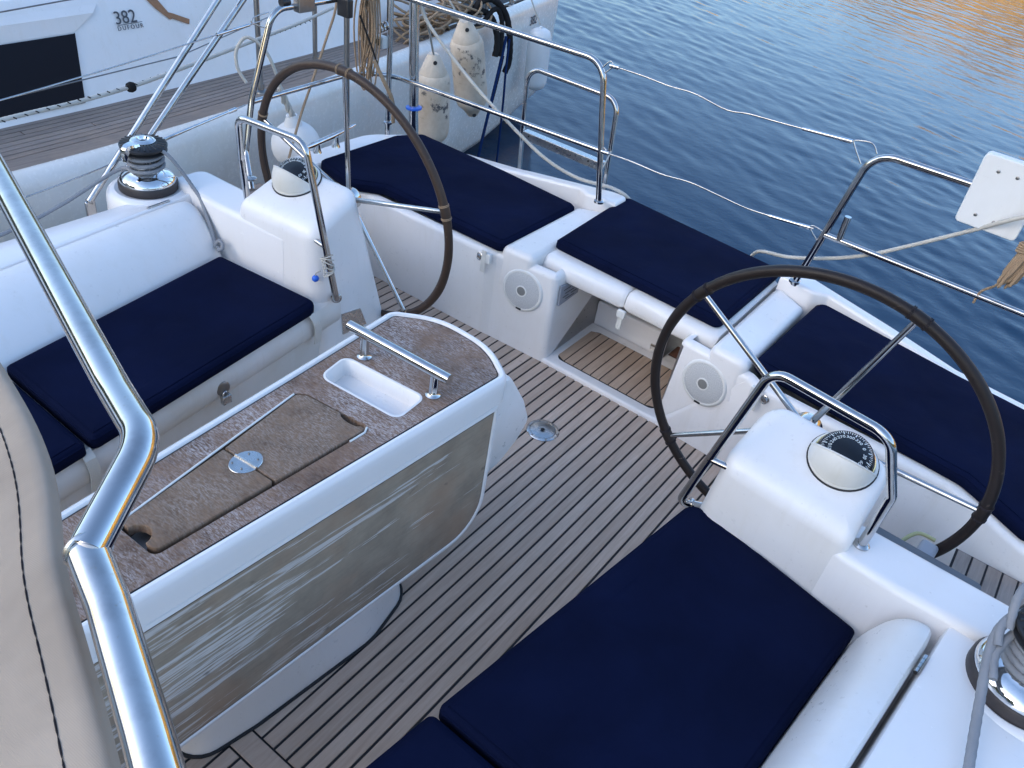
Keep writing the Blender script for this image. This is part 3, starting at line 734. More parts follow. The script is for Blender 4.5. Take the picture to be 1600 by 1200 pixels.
cushion([(-0.572, 2.685), (-0.572, 3.285), (-1.04, 3.318), (-1.60, 3.322), (-1.672, 3.18), (-1.665, 2.64), (-1.42, 2.585), (-1.27, 2.685)], 0.447, 0.500, 'navy cushion on the starboard helm seat beyond the left wheel', cr=[0.04, 0.05, 0.1, 0.05, 0.05, 0.05, 0.05, 0.02], deep=0.06)
cushion([(0.595, 2.728), (1.40, 2.655), (1.66, 2.50), (1.66, 3.16), (1.52, 3.252), (1.24, 3.285), (0.618, 3.392)], 0.447, 0.500, 'navy cushion on the port helm seat seen through the right wheel', cr=[0.04, 0.05, 0.04, 0.05, 0.05, 0.1, 0.04], deep=0.06)
cushion([(-0.428, 2.872), (0.392, 2.842), (0.400, 3.475), (-0.462, 3.545)], 0.474, 0.522, 'navy cushion in the middle of the stern between both helm seats', cr=[0.02, 0.03, 0.03, 0.02])

# ================================================================== COCKPIT TABLE
TZ = 0.80
tb = thing('cockpit_table', 'weathered wooden cockpit table with white rim and folded side leaves', 'table', (0, 1.0, 0))
def tw(y): return 0.150 + 0.0655 * (y - 0.45) if y < 1.6 else 0.225     # half width to the rim's outside
outer = round_poly([(-tw(-0.15), -0.15), (tw(-0.15), -0.15), (tw(1.2), 1.2), (tw(1.58) + 0.001, 1.60), (0.10, 1.685), (-0.10, 1.690), (-tw(1.58) - 0.004, 1.60), (-tw(1.2), 1.2)], [0.03, 0.03, 0, 0.05, 0.25, 0.25, 0.045, 0])
inner = inset(outer, 0.024)
# rim: rolled white edge around the wood
G1 = G()
prof = [(0.0, 0.718), (-0.001, 0.772), (0.0, 0.790), (0.004, 0.801), (0.011, 0.806), (0.019, 0.805), (0.0235, 0.799), (0.024, 0.785)]
rings = [[(x, y, zz) for x, y in (inset(outer, d) if d else outer)] for d, zz in prof]
n = len(outer); v = [p for rg in rings for p in rg]
f = [(k * n + i, k * n + (i + 1) % n, (k + 1) * n + (i + 1) % n, (k + 1) * n + i) for k in range(len(prof) - 1) for i in range(n)]
obj('rim', v, f, 'gelcoat_bright', tb)
tray = round_poly([(-0.146, 1.335), (-0.128, 1.228), (0.127, 1.248), (0.118, 1.360)], [0.022, 0.03, 0.022, 0.022])
lid_hole = round_poly([(-0.047, 0.575), (0.083, 0.578), (0.111, 1.165), (0.085, 1.172), (-0.098, 1.152), (-0.122, 1.132)], [0.02, 0.02, 0.022, 0.02, 0.02, 0.01])
obj('top_board', *plate_geo(inset(outer, 0.0275), [tray, lid_hole], 0.785, TZ), 'table_wood', tb, 0)
gj = [(x, y, 0.7975) for x, y in inset(outer, 0.0258)]
obj('caulk_line', *sweep(gj, 0.0028, 6, closed=True), 'caulk', tb)
# tray
rings = []
for d, zz in ((-0.006, TZ + 0.0012), (0.0, TZ + 0.002), (0.003, TZ - 0.002), (0.006, TZ - 0.03), (0.009, TZ - 0.052), (0.018, TZ - 0.060)):
    rings.append([(x, y, zz) for x, y in inset(tray, d)])
n = len(tray); v = [p for rg in rings for p in rg]
f = [(k * n + i, k * n + (i + 1) % n, (k + 1) * n + (i + 1) % n, (k + 1) * n + i) for k in range(len(rings) - 1) for i in range(n)] + [tuple(range((len(rings) - 1) * n, len(rings) * n))]
obj('tray', v, f, 'gelcoat', tb)
# locker well under the lid
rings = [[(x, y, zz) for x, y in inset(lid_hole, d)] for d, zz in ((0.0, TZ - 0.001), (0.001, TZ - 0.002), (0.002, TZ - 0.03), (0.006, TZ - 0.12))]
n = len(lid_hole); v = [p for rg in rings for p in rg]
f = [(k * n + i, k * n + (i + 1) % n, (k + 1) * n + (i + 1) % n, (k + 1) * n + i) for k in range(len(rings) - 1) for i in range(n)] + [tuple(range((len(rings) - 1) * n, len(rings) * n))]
obj('locker_well', v, f, 'lid_wood', tb)  # dark wood colour stands in for the shadow in the lid gap
obj('sealant_bead', *sweep([(-0.0455, 0.60, TZ + 0.002), (-0.085, 0.875, TZ + 0.002), (-0.1195, 1.125, TZ + 0.002)], 0.0028, 6), 'plastic_white', tb)
obj('sealant_bead', *sweep([(0.1085, 1.10, TZ + 0.001), (0.1100, 1.150, TZ + 0.001), (0.100, 1.167, TZ + 0.001)], 0.0028, 6), 'plastic_white', tb)
# two lid boards with finger cut-outs
def lerp_lid(t): return (-0.040 - 0.078 * t + 0.0045, 0.078 + 0.028 * t - 0.0045)
la, lb = lerp_lid(0.0), lerp_lid(0.515); lc, ld = lerp_lid(0.521), lerp_lid(0.955)
c = []
for k in range(9):        # scooped forward edge
    a = math.pi * k / 8; c.append((0.012 - 0.030 * math.cos(a), 0.586 + 0.030 * math.sin(a)))
fl = round_poly([(-0.041, 0.586)] + c + [(0.073, 0.588), (lb[1], 0.882), (lb[0], 0.872)], [0.018] + [0.004] + [0.0] * 7 + [0.004] + [0.018, 0.008, 0.004], 4)
obj('lid_board', *slab_geo(fl, TZ - 0.022, TZ + 0.0035, r=0.003), 'lid_wood', tb)
c = []
for k in range(9):        # finger notch in the aft edge
    a = math.pi * k / 8; c.append((0.052 - 0.034 * math.cos(math.pi - a) , 1.158 - 0.012 * math.sin(a)))
al = round_poly([(lc[0], 0.876), (lc[1], 0.886), (0.1035, 1.160)] + c + [(-0.092, 1.146), (-0.1145, 1.128)], [0.004, 0.008, 0.02] + [0.0] * 9 + [0.018, 0.012], 4)
obj('lid_board', *slab_geo(al, TZ - 0.022, TZ + 0.0035, r=0.003), 'lid_wood', tb)
hp = thing_h = obj('hinge_plate', *lathe_geo([(0.001, 0.0), (0.036, 0.0), (0.037, 0.001), (0.036, 0.002), (0.001, 0.0022)], frame((-0.004, 0.879, TZ + 0.0037), (0, 0, 1)) @ Matrix.Diagonal((0.92, 1.12, 1, 1)), 30, cap0=True, cap1=True), 'satin_steel', tb)
obj('hinge_pin', *sweep([(-0.037, 0.876, TZ + 0.007), (0.030, 0.882, TZ + 0.007)], 0.0034, 10), 'satin_steel', hp)
for dx, dy in ((-0.016, 0.022), (0.014, 0.024), (-0.018, -0.024), (0.012, -0.022)): screw(-0.004 + dx, 0.879 + dy, TZ + 0.0063, (0, 0, 1), 0.0026, hp, 'dark_steel')
# hand bar
def bar():
    b = obj('grab_bar', *sweep([(-0.172, 1.372, 0.878), (0.176, 1.388, 0.878)], 0.0155, 20), 'steel', tb, 50)
    for xx, yy in ((-0.115, 1.3747), (0.128, 1.3858)):
        lathe('bar_post', [(0.021, TZ), (0.021, TZ + 0.003), (0.016, TZ + 0.007), (0.0125, TZ + 0.012), (0.0125, 0.868)], frame((xx, yy, 0), (0, 0, 1)), 'steel', b, 18)
bar()
# leaves folded down on both sides
for s in (1, -1):
    def lx(y): return s * (tw(min(y, 1.58)) - 0.013)
    y0, y1 = -0.10, 1.585
    pr_ = round_poly([(y0, 0.708), (y0, 0.205), (y1, 0.205), (y1, 0.708)] , [0.01, 0.05, 0.14, 0.012], 8)
    def ring(pl, dx): return [(lx(a) + s * dx, a, b) for a, b in pl]
    # white edged backing
    secs = [ring(pr_, -0.020), ring(pr_, 0.004), ring(inset(pr_, 0.003), 0.007), ring(inset(pr_, 0.014), 0.0085), ring(inset(pr_, 0.0175), 0.006), ring(inset(pr_, 0.0185), 0.002)]
    lf = obj('side_leaf', *loft_geo(secs), 'gelcoat_bright', tb)
    p2 = inset(pr_, 0.0205); secs = [ring(p2, -0.002), ring(p2, 0.0050), ring(inset(p2, 0.001), 0.0056)]
    obj('leaf_panel', *loft_geo(secs), 'leaf_wood', lf, 30)
    p3 = [(lx(a) + s * 0.0035, a, b) for a, b in inset(pr_, 0.0195)]
    obj('caulk_line', *sweep(p3, 0.0018, 5, closed=True), 'caulk', lf)
# white body under the top: centre box, aft bracket, foot
bp = round_poly([(-0.10, 0.72), (-0.10, 0.36), (1.590, 0.375), (1.598, 0.375), (1.70, 0.380), (1.795, 0.405), (1.865, 0.455), (1.80, 0.58), (1.685, 0.735), (1.598, 0.76), (1.590, 0.76)], [0.02, 0.02, 0, 0, 0.05, 0.05, 0.03, 0.1, 0.05, 0, 0], 6)
bp = [q for i in range(len(bp)) for q in ([bp[i]] if abs(bp[i][0] - bp[(i + 1) % len(bp)][0]) < 0.3 else [(bp[i][0] + (bp[(i + 1) % len(bp)][0] - bp[i][0]) * t_ / 6, bp[i][1] + (bp[(i + 1) % len(bp)][1] - bp[i][1]) * t_ / 6) for t_ in range(6)])]
def bring(pl, xx): return [(xx / 0.150 * (min(0.152, tw(a) - 0.036) if a < 1.595 else 0.192 - 0.10 * max(0.0, a - 1.66)), a, b) for a, b in pl]
secs = [bring(inset(bp, 0.018), -0.150), bring(inset(bp, 0.005), -0.146), bring(bp, -0.135), bring(bp, 0.135), bring(inset(bp, 0.005), 0.146), bring(inset(bp, 0.018), 0.150)]
body = obj('body', *loft_geo(secs), 'gelcoat', tb)
for yy, zz in ((1.640, 0.640), (1.645, 0.478)): screw(0.1925, yy, zz, (1, 0, 0), 0.0075, body, 'dark_steel', 'bolt')
foot_plan = round_poly([(-0.165, 0.60), (0.10, 0.56), (0.135, 0.75), (0.172, 1.15), (0.125, 1.37), (-0.125, 1.37), (-0.172, 1.15), (-0.135, 0.75)], [0.06, 0.08, 0.1, 0.25, 0.10, 0.10, 0.25, 0.1], 6)
secs = [[(x, y, z) for x, y in inset(foot_plan, d)] for z, d in ((0.0, 0.0), (0.012, 0.002), (0.06, 0.010), (0.15, 0.022), (0.24, 0.026), (0.37, 0.026))]
obj('foot', *loft_geo(secs), 'gelcoat', tb)
obj('caulk_line', *sweep([(x, y, 0.0025) for x, y in inset(foot_plan, -0.004)], 0.005, 6, closed=True), 'caulk', tb)

# ================================================================== STEERING WHEELS
def wheel(s, c, a0, mat, label):
    C = Vector(c); t = R_(-6.0); n = Vector((0, math.cos(t), -math.sin(t))); X = Vector((1, 0, 0)); U = X.cross(n)
    w = thing('steering_wheel', label, 'wheel', C, 'steering wheels')
    N = 120; path = [C + (X * math.cos(2 * math.pi * k / N) + U * math.sin(2 * math.pi * k / N)) * 0.5 for k in range(N)]
    sp = [R_(a0 + 72 * k) for k in range(5)]
    def rad(k):
        a = 2 * math.pi * k / N; d = min(abs((a - q + math.pi) % (2 * math.pi) - math.pi) for q in sp)
        lump = 0.0016 * mnoise.noise((math.cos(a) * 4, math.sin(a) * 4, s * 3.0))
        return 0.0158 + lump + (0.0022 if d < 0.055 else 0.0)
    rim = obj('rim', *sweep(path, [rad(k) for k in range(N)], 16, closed=True), mat, w, 60)
    # stitched seam on the inside of the leather and cord whippings where the spokes enter
    ins = [C + (X * math.cos(2 * math.pi * k / N) + U * math.sin(2 * math.pi * k / N)) * 0.4855 - n * 0.004 for k in range(N)]
    obj('stitching', *sweep(ins, 0.0018, 5, closed=True), 'thread_dark', rim)
    for q in sp:
        for dd in (-0.052, -0.043, 0.043, 0.052):
            d = X * math.cos(q + dd) + U * math.sin(q + dd); tn = -X * math.sin(q + dd) + U * math.cos(q + dd)
            ring = [C + d * 0.5 + (d * math.cos(2 * math.pi * j / 14) + n * math.sin(2 * math.pi * j / 14)) * 0.0182 for j in range(14)]
            obj('whipping', *sweep(ring, 0.0016, 5, closed=True), 'thread_dark' if s > 0 else 'rope_beige', rim)
    for q in sp:
        d = X * math.cos(q) + U * math.sin(q)
        tube('spoke', [C + d * 0.03 - n * 0.004, C + d * 0.14 - n * 0.002, C + d * 0.487], [0.0105, 0.0098, 0.0085], 'steel', w, 12)
    hub = lathe('hub', [(0.018, -0.085), (0.024, -0.08), (0.030, -0.03), (0.040, -0.022), (0.042, 0.018), (0.036, 0.026), (0.016, 0.030), (0.016, 0.042), (0.004, 0.044)], frame(C, n), 'steel', w, 30)
    lathe('hub_boot', [(0.050, -0.088), (0.046, -0.06), (0.032, -0.045), (0.028, -0.032)], frame(C, n), 'black_rubber', hub, 24)
    return w
wheel(-1, (-0.936, 2.127, 0.733), 88.6, 'leather_worn', 'brown worn leather steering wheel on the starboard side, at left')
wheel(1, (0.936, 2.128, 0.743), 73.8, 'leather_dark', 'near-black scuffed leather steering wheel on the port side, at right')

# ================================================================== COMPASSES AND GUARD RAILS ON THE PEDESTALS
def compass(s, label):
    xx, yy = s * 1.075, 1.988; zz = 0.736 + 0.36 * (yy - 1.83) + 0.002
    ax = Vector((0, -0.36, 1)).normalized(); mx = frame((xx, yy, zz), ax)
    t = thing('compass', label, 'compass', (xx, yy, zz), 'steering compasses')
    lathe('gasket', [(0.094, -0.006), (0.095, 0.001), (0.088, 0.003)], mx, 'black_rubber', t, 40)
    lathe('base_ring', [(0.0905, 0.0), (0.0915, 0.006), (0.089, 0.010), (0.083, 0.012)], mx, 'visor_white', t, 40, cap1=False)
    lathe('bowl', [(0.080, 0.008), (0.080, 0.016), (0.074, 0.020), (0.0735, 0.024)], mx, 'black_plastic', t, 36, cap1=True)
    rb = lathe('bezel', [(0.0815, 0.010), (0.0815, 0.020), (0.078, 0.023), (0.075, 0.021)], mx, 'brass', t, 40, cap0=False, cap1=False)
    # card: black cone with white marks and figures
    card = lathe('card', [(0.066, 0.016), (0.067, 0.036), (0.030, 0.052), (0.0005, 0.055)], mx, 'dial_black', t, 40)
    def on_card(r): return Vector((0, 0, 0.036 + (0.067 - r) * 0.016 / 0.037 + 0.0008))
    g = G()
    for k in range(72):
        a = 2 * math.pi * k / 72; L = 0.0125 if k % 6 == 0 else (0.009 if k % 2 == 0 else 0.006); w_ = 0.0013 if k % 6 == 0 else 0.0008
        d = Vector((math.cos(a), math.sin(a), 0)); tn = Vector((-math.sin(a), math.cos(a), 0))
        p = [d * 0.0655 - tn * w_ + on_card(0.0655), d * 0.0655 + tn * w_ + on_card(0.0655), d * (0.0655 - L) + tn * w_ + on_card(0.0655 - L), d * (0.0655 - L) - tn * w_ + on_card(0.0655 - L)]
        g.add([mx @ q for q in p], [(0, 1, 2, 3)])
    dm = g.build('degree_marks', 'dial_white', card, 0); dm['kind'] = 'stuff'
    head = 313 if s > 0 else 320
    for deg in range(0, 360, 30):
        a = R_(90 - (deg - head)); d = Vector((math.cos(a), math.sin(a), 0)); tn = Vector((math.sin(a), -math.cos(a), 0))
        upv = (d * 0.037 - Vector((0, 0, 0.016))).normalized(); nn = tn.cross(upv); pos = d * 0.0435 + on_card(0.0435)
        m2 = Matrix(((tn.x, upv.x, nn.x, pos.x), (tn.y, upv.y, nn.y, pos.y), (tn.z, upv.z, nn.z, pos.z), (0, 0, 0, 1)))
        text_mesh('figure', str(deg), 0.0140, mx @ m2, 'dial_white', card, 0.0005)
    dome = [(0.0765 * math.cos(a), 0.021 + 0.058 * math.sin(a)) for a in [math.pi / 2 * k / 12 for k in range(13)]]
    dome[-1] = (0.0006, dome[-1][1])
    lathe('dome', dome, mx, 'compass_glass', t, 36, cap0=False)
    # visor hood turned towards the bow: half spherical shell
    v = []; ff = []; A, Bn = 30, 10
    for shell, rr in ((0, 0.0895), (1, 0.0860)):
        for j in range(Bn + 1):
            psi = R_(3 + 55 * j / Bn)
            for i in range(A + 1):
                th = R_(4 + 172 * i / A)
                v.append(mx @ Vector((-rr * math.cos(th), -rr * math.sin(th) * math.cos(psi), 0.008 + rr * math.sin(th) * math.sin(psi) * 1.02)))
    W = A + 1; K = W * (Bn + 1)
    for j in range(Bn):
        for i in range(A):
            a = j * W + i; ff.append((a, a + 1, a + 1 + W, a + W)); ff.append((K + a, K + a + W, K + a + 1 + W, K + a + 1))
    for i in range(A):
        a = Bn * W + i; ff.append((a, a + 1, K + a + 1, K + a)); ff.append((i, K + i, K + i + 1, i + 1))
    vis = obj('visor', v, ff, 'visor_white', t, 50)
    lipp = [v[Bn * W + i] for i in range(A + 1)]
    obj('visor_lip', *sweep(lipp, 0.0032, 8), 'visor_white', vis, 60)
    for i in (-1, 1):
        p = mx @ Vector((i * 0.0905, -0.006, 0.018))
        obj('visor_pivot', *lathe_geo([(0.001, -0.004), (0.016, -0.004), (0.017, 0.0), (0.016, 0.004), (0.001, 0.005)], frame(p, (mx.to_3x3() @ Vector((i, 0, 0)))), 18), 'grey_plastic', vis)
    return t
compass(-1, 'black domed compass with white visor on the starboard pedestal, beside the left wheel')
compass(1, 'black domed compass with white visor on the port pedestal, figures 300 and 330 showing')

def guard(s, label):
    g = thing('guard_rail', label, 'handrail', (s * 1.217, 1.87, 0.664), 'pedestal guard rails')
    path = [(s * 1.217, 1.872, 0.655), (s * 1.222, 1.855, 0.860), (s * 1.155, 1.80, 1.052), (s * 0.845, 1.822, 1.062), (s * 0.728, 1.862, 0.478), (s * 0.790, 1.915, 0.462)]
    obj('tube', *sweep(fillet(path, [0, 0.04, 0.062, 0.055, 0.032, 0], 8), 0.0128, 18), 'steel', g, 60)
    lathe('foot_flange', [(0.022, 0.664), (0.022, 0.668), (0.018, 0.672), (0.014, 0.675)], frame((s * 1.217, 1.872, 0), (0, 0, 1)), 'steel', g, 22)
    lathe('foot_flange', [(0.021, -0.004), (0.021, 0.002), (0.016, 0.006)], frame((s * 0.757, 1.888, 0.468), (-s * 0.8, -0.62, 0.1)), 'steel', g, 22)
    lathe('stay', [(0.010, -0.01), (0.010, 0.05)], frame((s * 0.778, 1.845, 0.695), (s, 0.12, 0)), 'steel', g, 14)
    return g
guard(-1, 'bent chrome guard rail over the starboard compass, with cord wound round its leg')
guard(1, 'bent chrome guard rail arching over the port compass')
# cord and blue bead on the starboard guard rail
cd = thing('kill_cord', 'thin white cord wound round the starboard guard rail with blue bead', 'cord', (-0.765, 1.85, 0.62))
for k in range(7):
    a0 = k * 0.9; zc = 0.655 - 0.010 * k; cx = -0.765 + 0.0022 * k
    pts = [Vector((cx + (0.020 + 0.004 * math.sin(a0)) * math.cos(2 * math.pi * j / 16) , 1.848 + 0.021 * math.sin(2 * math.pi * j / 16), zc + 0.012 * math.cos(2 * math.pi * j / 16 + a0))) for j in range(16)]
    obj('turn', *sweep(pts, 0.0022, 6, closed=True), 'rope_white', cd)
tube('tail', spline([(-0.775, 1.826, 0.60), (-0.792, 1.82, 0.585), (-0.795, 1.822, 0.57)], 4), 0.0022, 'rope_white', cd, 6)
lathe('bead', [(0.0008, -0.013)] + [(0.013 * math.cos(R_(a)), 0.013 * math.sin(R_(a))) for a in range(-75, 90, 15)] + [(0.0008, 0.013)], frame((-0.797, 1.822, 0.560), (0, 0, 1)), 'blue_plastic', cd, 18)

# ================================================================== WINCHES
def winch(c, label, spin, k=1.0):
    w = thing('winch', label, 'winch', c, 'sheet winches'); mx = frame(c, (0, 0, 1)) @ Matrix.Scale(k, 4)
    lathe('base', [(0.108, 0.0), (0.110, 0.004), (0.110, 0.026), (0.106, 0.032)], mx, 'winch_base', w, 48)
    lathe('skirt', [(0.104, 0.030), (0.1045, 0.036), (0.101, 0.046), (0.092, 0.056), (0.078, 0.064), (0.066, 0.070), (0.060, 0.078)], mx, 'chrome', w, 56)
    lathe('drum', [(0.060, 0.074), (0.058, 0.088), (0.057, 0.105), (0.058, 0.128), (0.064, 0.142), (0.072, 0.149)], mx, 'satin_steel', w, 48)
    jaw = lathe('jaw_ring', [(0.070, 0.146), (0.083, 0.150), (0.085, 0.155), (0.074, 0.160), (0.074, 0.164), (0.086, 0.169), (0.087, 0.176), (0.080, 0.182), (0.050, 0.185)], mx, 'black_plastic', w, 48)
    g = G()
    for j in range(24):
        a = 2 * math.pi * j / 24; m = mx @ Matrix.Rotation(a, 4, 'Z')
        g.add([m @ Vector(p) for p in ((0.052, -0.003, 0.184), (0.083, -0.003, 0.181), (0.083, 0.003, 0.181), (0.052, 0.003, 0.184), (0.052, -0.002, 0.187), (0.083, -0.002, 0.184), (0.083, 0.002, 0.184), (0.052, 0.002, 0.187))], [(4, 5, 6, 7), (0, 1, 5, 4), (1, 2, 6, 5), (2, 3, 7, 6), (3, 0, 4, 7)])
    g.build('jaw_ribs', 'black_plastic', jaw, 0)
    lathe('cap', [(0.046, 0.184), (0.046, 0.192), (0.040, 0.197), (0.024, 0.198), (0.020, 0.190), (0.0166, 0.180), (0.0166, 0.170)], mx, 'chrome', w, 32)
    m = mx @ Matrix.Rotation(spin, 4, 'Z')
    secs = []
    for r, hw, z0, z1 in ((0.034, 0.026, 0.184, 0.193), (0.060, 0.022, 0.184, 0.194), (0.080, 0.016, 0.178, 0.194), (0.094, 0.012, 0.150, 0.186), (0.100, 0.009, 0.136, 0.160), (0.094, 0.007, 0.128, 0.140)):
        secs.append([m @ Vector(p) for p in ((r, -hw, z0), (r, hw, z0), (r + 0.003, hw * 0.8, z1), (r + 0.003, -hw * 0.8, z1))])
    obj('feeder_arm', *loft_geo(secs), 'chrome', w, 50)
    return w
winch((-1.625, 1.72, 0.631), 'tall chrome winch with black top and rope turns on the starboard coaming', R_(-78))
winch((1.655, 1.735, 0.631), 'chrome winch wrapped in grey rope at the bottom right corner', R_(120), 1.10)
def turns(cx, cy, z0, dz, r0, rr, n, a0, a1):
    pts = []
    N = int(n * 26)
    for j in range(N + 1):
        a = a0 + (a1 - a0) * j / N + 0.0; pts.append((cx + r0 * math.cos(a), cy + r0 * math.sin(a), z0 + dz * j / N))
    return pts
# starboard sheet
sh = thing('sheet_rope', 'thin grey sheet wound on the starboard winch, tail dropping to the seat corner', 'rope', (-1.625, 1.72, 0.71))
p = [(-1.80, 0.2, 0.40), (-1.765, 0.9, 0.50), (-1.735, 1.33, 0.575), (-1.69, 1.62, 0.695)] + turns(-1.625, 1.72, 0.714, 0.062, 0.0645, 0.007, 3, R_(-110), R_(-110 + 360 * 2.6))
v, f = rope_geo(p, 0.0072, step=0.006, per=3); obj('turns', v, f, 'rope_grey', sh, 80)
rope('tail', [(-1.550, 1.745, 0.802), (-1.525, 1.765, 0.775), (-1.488, 1.795, 0.705), (-1.462, 1.805, 0.668), (-1.40, 1.792, 0.645), (-1.35, 1.775, 0.600), (-1.31, 1.765, 0.555), (-1.272, 1.750, 0.518), (-1.235, 1.745, 0.512)], 0.0072, 'rope_grey', sh)
rope('tail_bight', [(-1.268, 1.742, 0.512), (-1.262, 1.752, 0.535), (-1.245, 1.756, 0.540), (-1.228, 1.748, 0.522), (-1.240, 1.735, 0.512)], 0.0072, 'rope_grey', sh)
# port sheet: heap of turns and a straight lead
ps = thing('sheet_rope', 'thick grey sheet heaped on the port winch with its lead running down', 'rope', (1.655, 1.735, 0.70))
p = turns(1.655, 1.735, 0.712, 0.075, 0.075, 0.01, 4, R_(20), R_(20 + 360 * 3.6)); v, f = rope_geo(p, 0.0095, step=0.007, per=3); obj('turns', v, f, 'rope_grey', ps, 80)
rope('lead', [(1.64, 1.10, 0.640), (1.61, 1.33, 0.650), (1.597, 1.410, 0.664), (1.572, 1.547, 0.702), (1.546, 1.660, 0.760), (1.548, 1.71, 0.802), (1.575, 1.755, 0.822)], 0.0108, 'rope_grey', ps)
rope('loop', [(1.560, 1.70, 0.800), (1.545, 1.745, 0.850), (1.56, 1.80, 0.868), (1.62, 1.84, 0.850), (1.70, 1.83, 0.82)], 0.0095, 'rope_grey', ps)
rope('loop', [(1.555, 1.66, 0.775), (1.545, 1.70, 0.800), (1.575, 1.76, 0.815), (1.66, 1.80, 0.80), (1.75, 1.78, 0.78)], 0.0095, 'rope_grey', ps)
rope('loop', [(1.575, 1.60, 0.735), (1.56, 1.66, 0.760), (1.59, 1.73, 0.790), (1.68, 1.77, 0.79), (1.76, 1.74, 0.76)], 0.0095, 'rope_grey', ps)
# hinge in the port backrest slot
hg = thing('slot_hinge', 'small steel hinge set in the slot behind the port backrest', 'hinge', (1.452, 1.63, 0.64))
for j in range(4): obj('knuckle', *sweep([(1.4515 - 0.0018 * j + 0.0035, 1.655 - 0.0165 * j, 0.640), (1.4515 - 0.0018 * j + 0.0018, 1.640 - 0.0165 * j, 0.640)], 0.0062, 12), 'steel', hg)
hg2 = thing('coaming_latch', 'flat grey hinge leaf lying on the starboard coaming below the winch', 'hinge', (-1.46, 1.66, 0.643))
obj('leaf', *slab_geo([(-1.455, 1.60), (-1.463, 1.60), (-1.470, 1.70), (-1.462, 1.70)], 0.636, 0.6455, r=0.001), 'satin_steel', hg2)

# ================================================================== SPEAKERS, LATCHES, PLATES, DRAIN
def grille_mat():
    k = NT('speaker_grille'); v = k.coord(rot=(R_(90), 0, 0))
    vo = k.n('ShaderNodeTexVoronoi', voronoi_dimensions='2D'); vo.inputs['Scale'].default_value = 230; vo.inputs['Randomness'].default_value = 0.15; k.l(v, vo.inputs['Vector'])
    m = k.ramp(vo.outputs['Distance'], [(0.30, (0, 0, 0)), (0.42, (1, 1, 1))])
    M['speaker_grille'] = k.set(k.mix(m, (0.30, 0.31, 0.32), (0.66, 0.66, 0.65)), 0.5, None, k.bump(m, 0.2, 0.0006), 0.3)
grille_mat()
def speaker(s, label):
    c = (s * 0.450, 2.7085, 0.318); t = thing('loudspeaker', label, 'speaker', c, 'round cockpit loudspeakers'); mx = frame(c, (-s * 0.10, -1, 0.03), (1, 0, 0))
    lathe('bezel', [(0.100, -0.004), (0.100, 0.006), (0.096, 0.011), (0.090, 0.0125), (0.086, 0.011)], mx, 'plastic_white', t, 48, cap0=False, cap1=False)
    lathe('grille', [(0.0865, 0.010), (0.070, 0.0145), (0.045, 0.017), (0.026, 0.0175)], mx, 'speaker_grille', t, 44, cap0=False, cap1=False)
    lathe('centre_ring', [(0.0265, 0.016), (0.0265, 0.0195), (0.024, 0.021), (0.0205, 0.0195)], mx, 'plastic_white', t, 30, cap0=False, cap1=False)
    lathe('tweeter', [(0.0207, 0.017), (0.0207, 0.0185), (0.012, 0.0195), (0.0006, 0.020)], mx, 'speaker_cone', t, 26)
    b = mx @ Vector((0, 0.0, 0.0))
    dn = mx.to_3x3() @ Vector((0, 1, 0)); dn = dn if dn.z < 0 else -dn
    p = Vector(c) + dn * 0.091; obj('badge', *box_geo(p.x - 0.013, p.x + 0.013, p.y - 0.0145, p.y - 0.008, p.z - 0.004, p.z + 0.004), 'black_plastic', t, 0)
speaker(-1, 'round white loudspeaker in the box left of the teak step')
speaker(1, 'round white perforated loudspeaker behind the right wheel rim')
lp = thing('info_plate', 'grey printed metal plate on the wall beside the left loudspeaker', 'plate', (-0.298, 2.81, 0.345))
def ix(z): return -0.3005 + 0.015 * (0.42 - z) / 0.42 + 0.0125
pl = [(2.752, 0.295), (2.905, 0.305), (2.905, 0.372), (2.752, 0.392)]
obj('sheet', [(ix(z) - 0.010, y, z) for y, z in pl] + [(ix(z), y, z) for y, z in pl], [(4, 5, 6, 7), (0, 1, 5, 4), (1, 2, 6, 5), (2, 3, 7, 6), (3, 0, 4, 7)], 'grey_plastic', lp, 0)
for y, z in ((2.762, 0.383), (2.762, 0.304), (2.895, 0.312), (2.895, 0.366)): screw(ix(z), y, z, (1, 0, 0), 0.0045, lp, 'black_plastic')
for y0, y1, z in ((2.775, 0.0 + 2.83, 0.365), (2.79, 2.86, 0.345), (2.775, 2.82, 0.330), (2.84, 2.885, 0.330), (2.80, 2.87, 0.315)):
    obj('print_line', *box_geo(ix(z) + 0.0002, ix(z) + 0.0012, y0, y1, z - 0.002, z + 0.002), 'lettering', lp, 0)
dr = thing('deck_drain', 'round chrome deck plate let into the teak beside the table end', 'deck fitting', (-0.016, 2.332, 0))
mx = frame((-0.016, 2.332, 0), (0, 0, 1))
lathe('flange', [(0.067, 0.0), (0.0675, 0.003), (0.064, 0.006), (0.055, 0.006), (0.0535, 0.003)], mx, 'steel', dr, 40, cap0=False, cap1=False)
lathe('cap', [(0.0522, 0.001), (0.0522, 0.0045), (0.050, 0.0056), (0.0130, 0.0052), (0.012, 0.002), (0.001, 0.002)], mx, 'satin_steel', dr, 40)
obj('key_socket', [(-0.016 + (0.011 if j % 2 else 0.0075) * math.cos(2 * math.pi * j / 16), 2.332 + (0.011 if j % 2 else 0.0075) * math.sin(2 * math.pi * j / 16), 0.0062) for j in range(16)], [tuple(range(16))], 'caulk', dr, 0)
for j in range(6): a = j * math.pi / 3 + 0.3; screw(-0.016 + 0.0595 * math.cos(a), 2.332 + 0.0595 * math.sin(a), 0.0065, (0, 0, 1), 0.0035, dr, 'dark_steel')
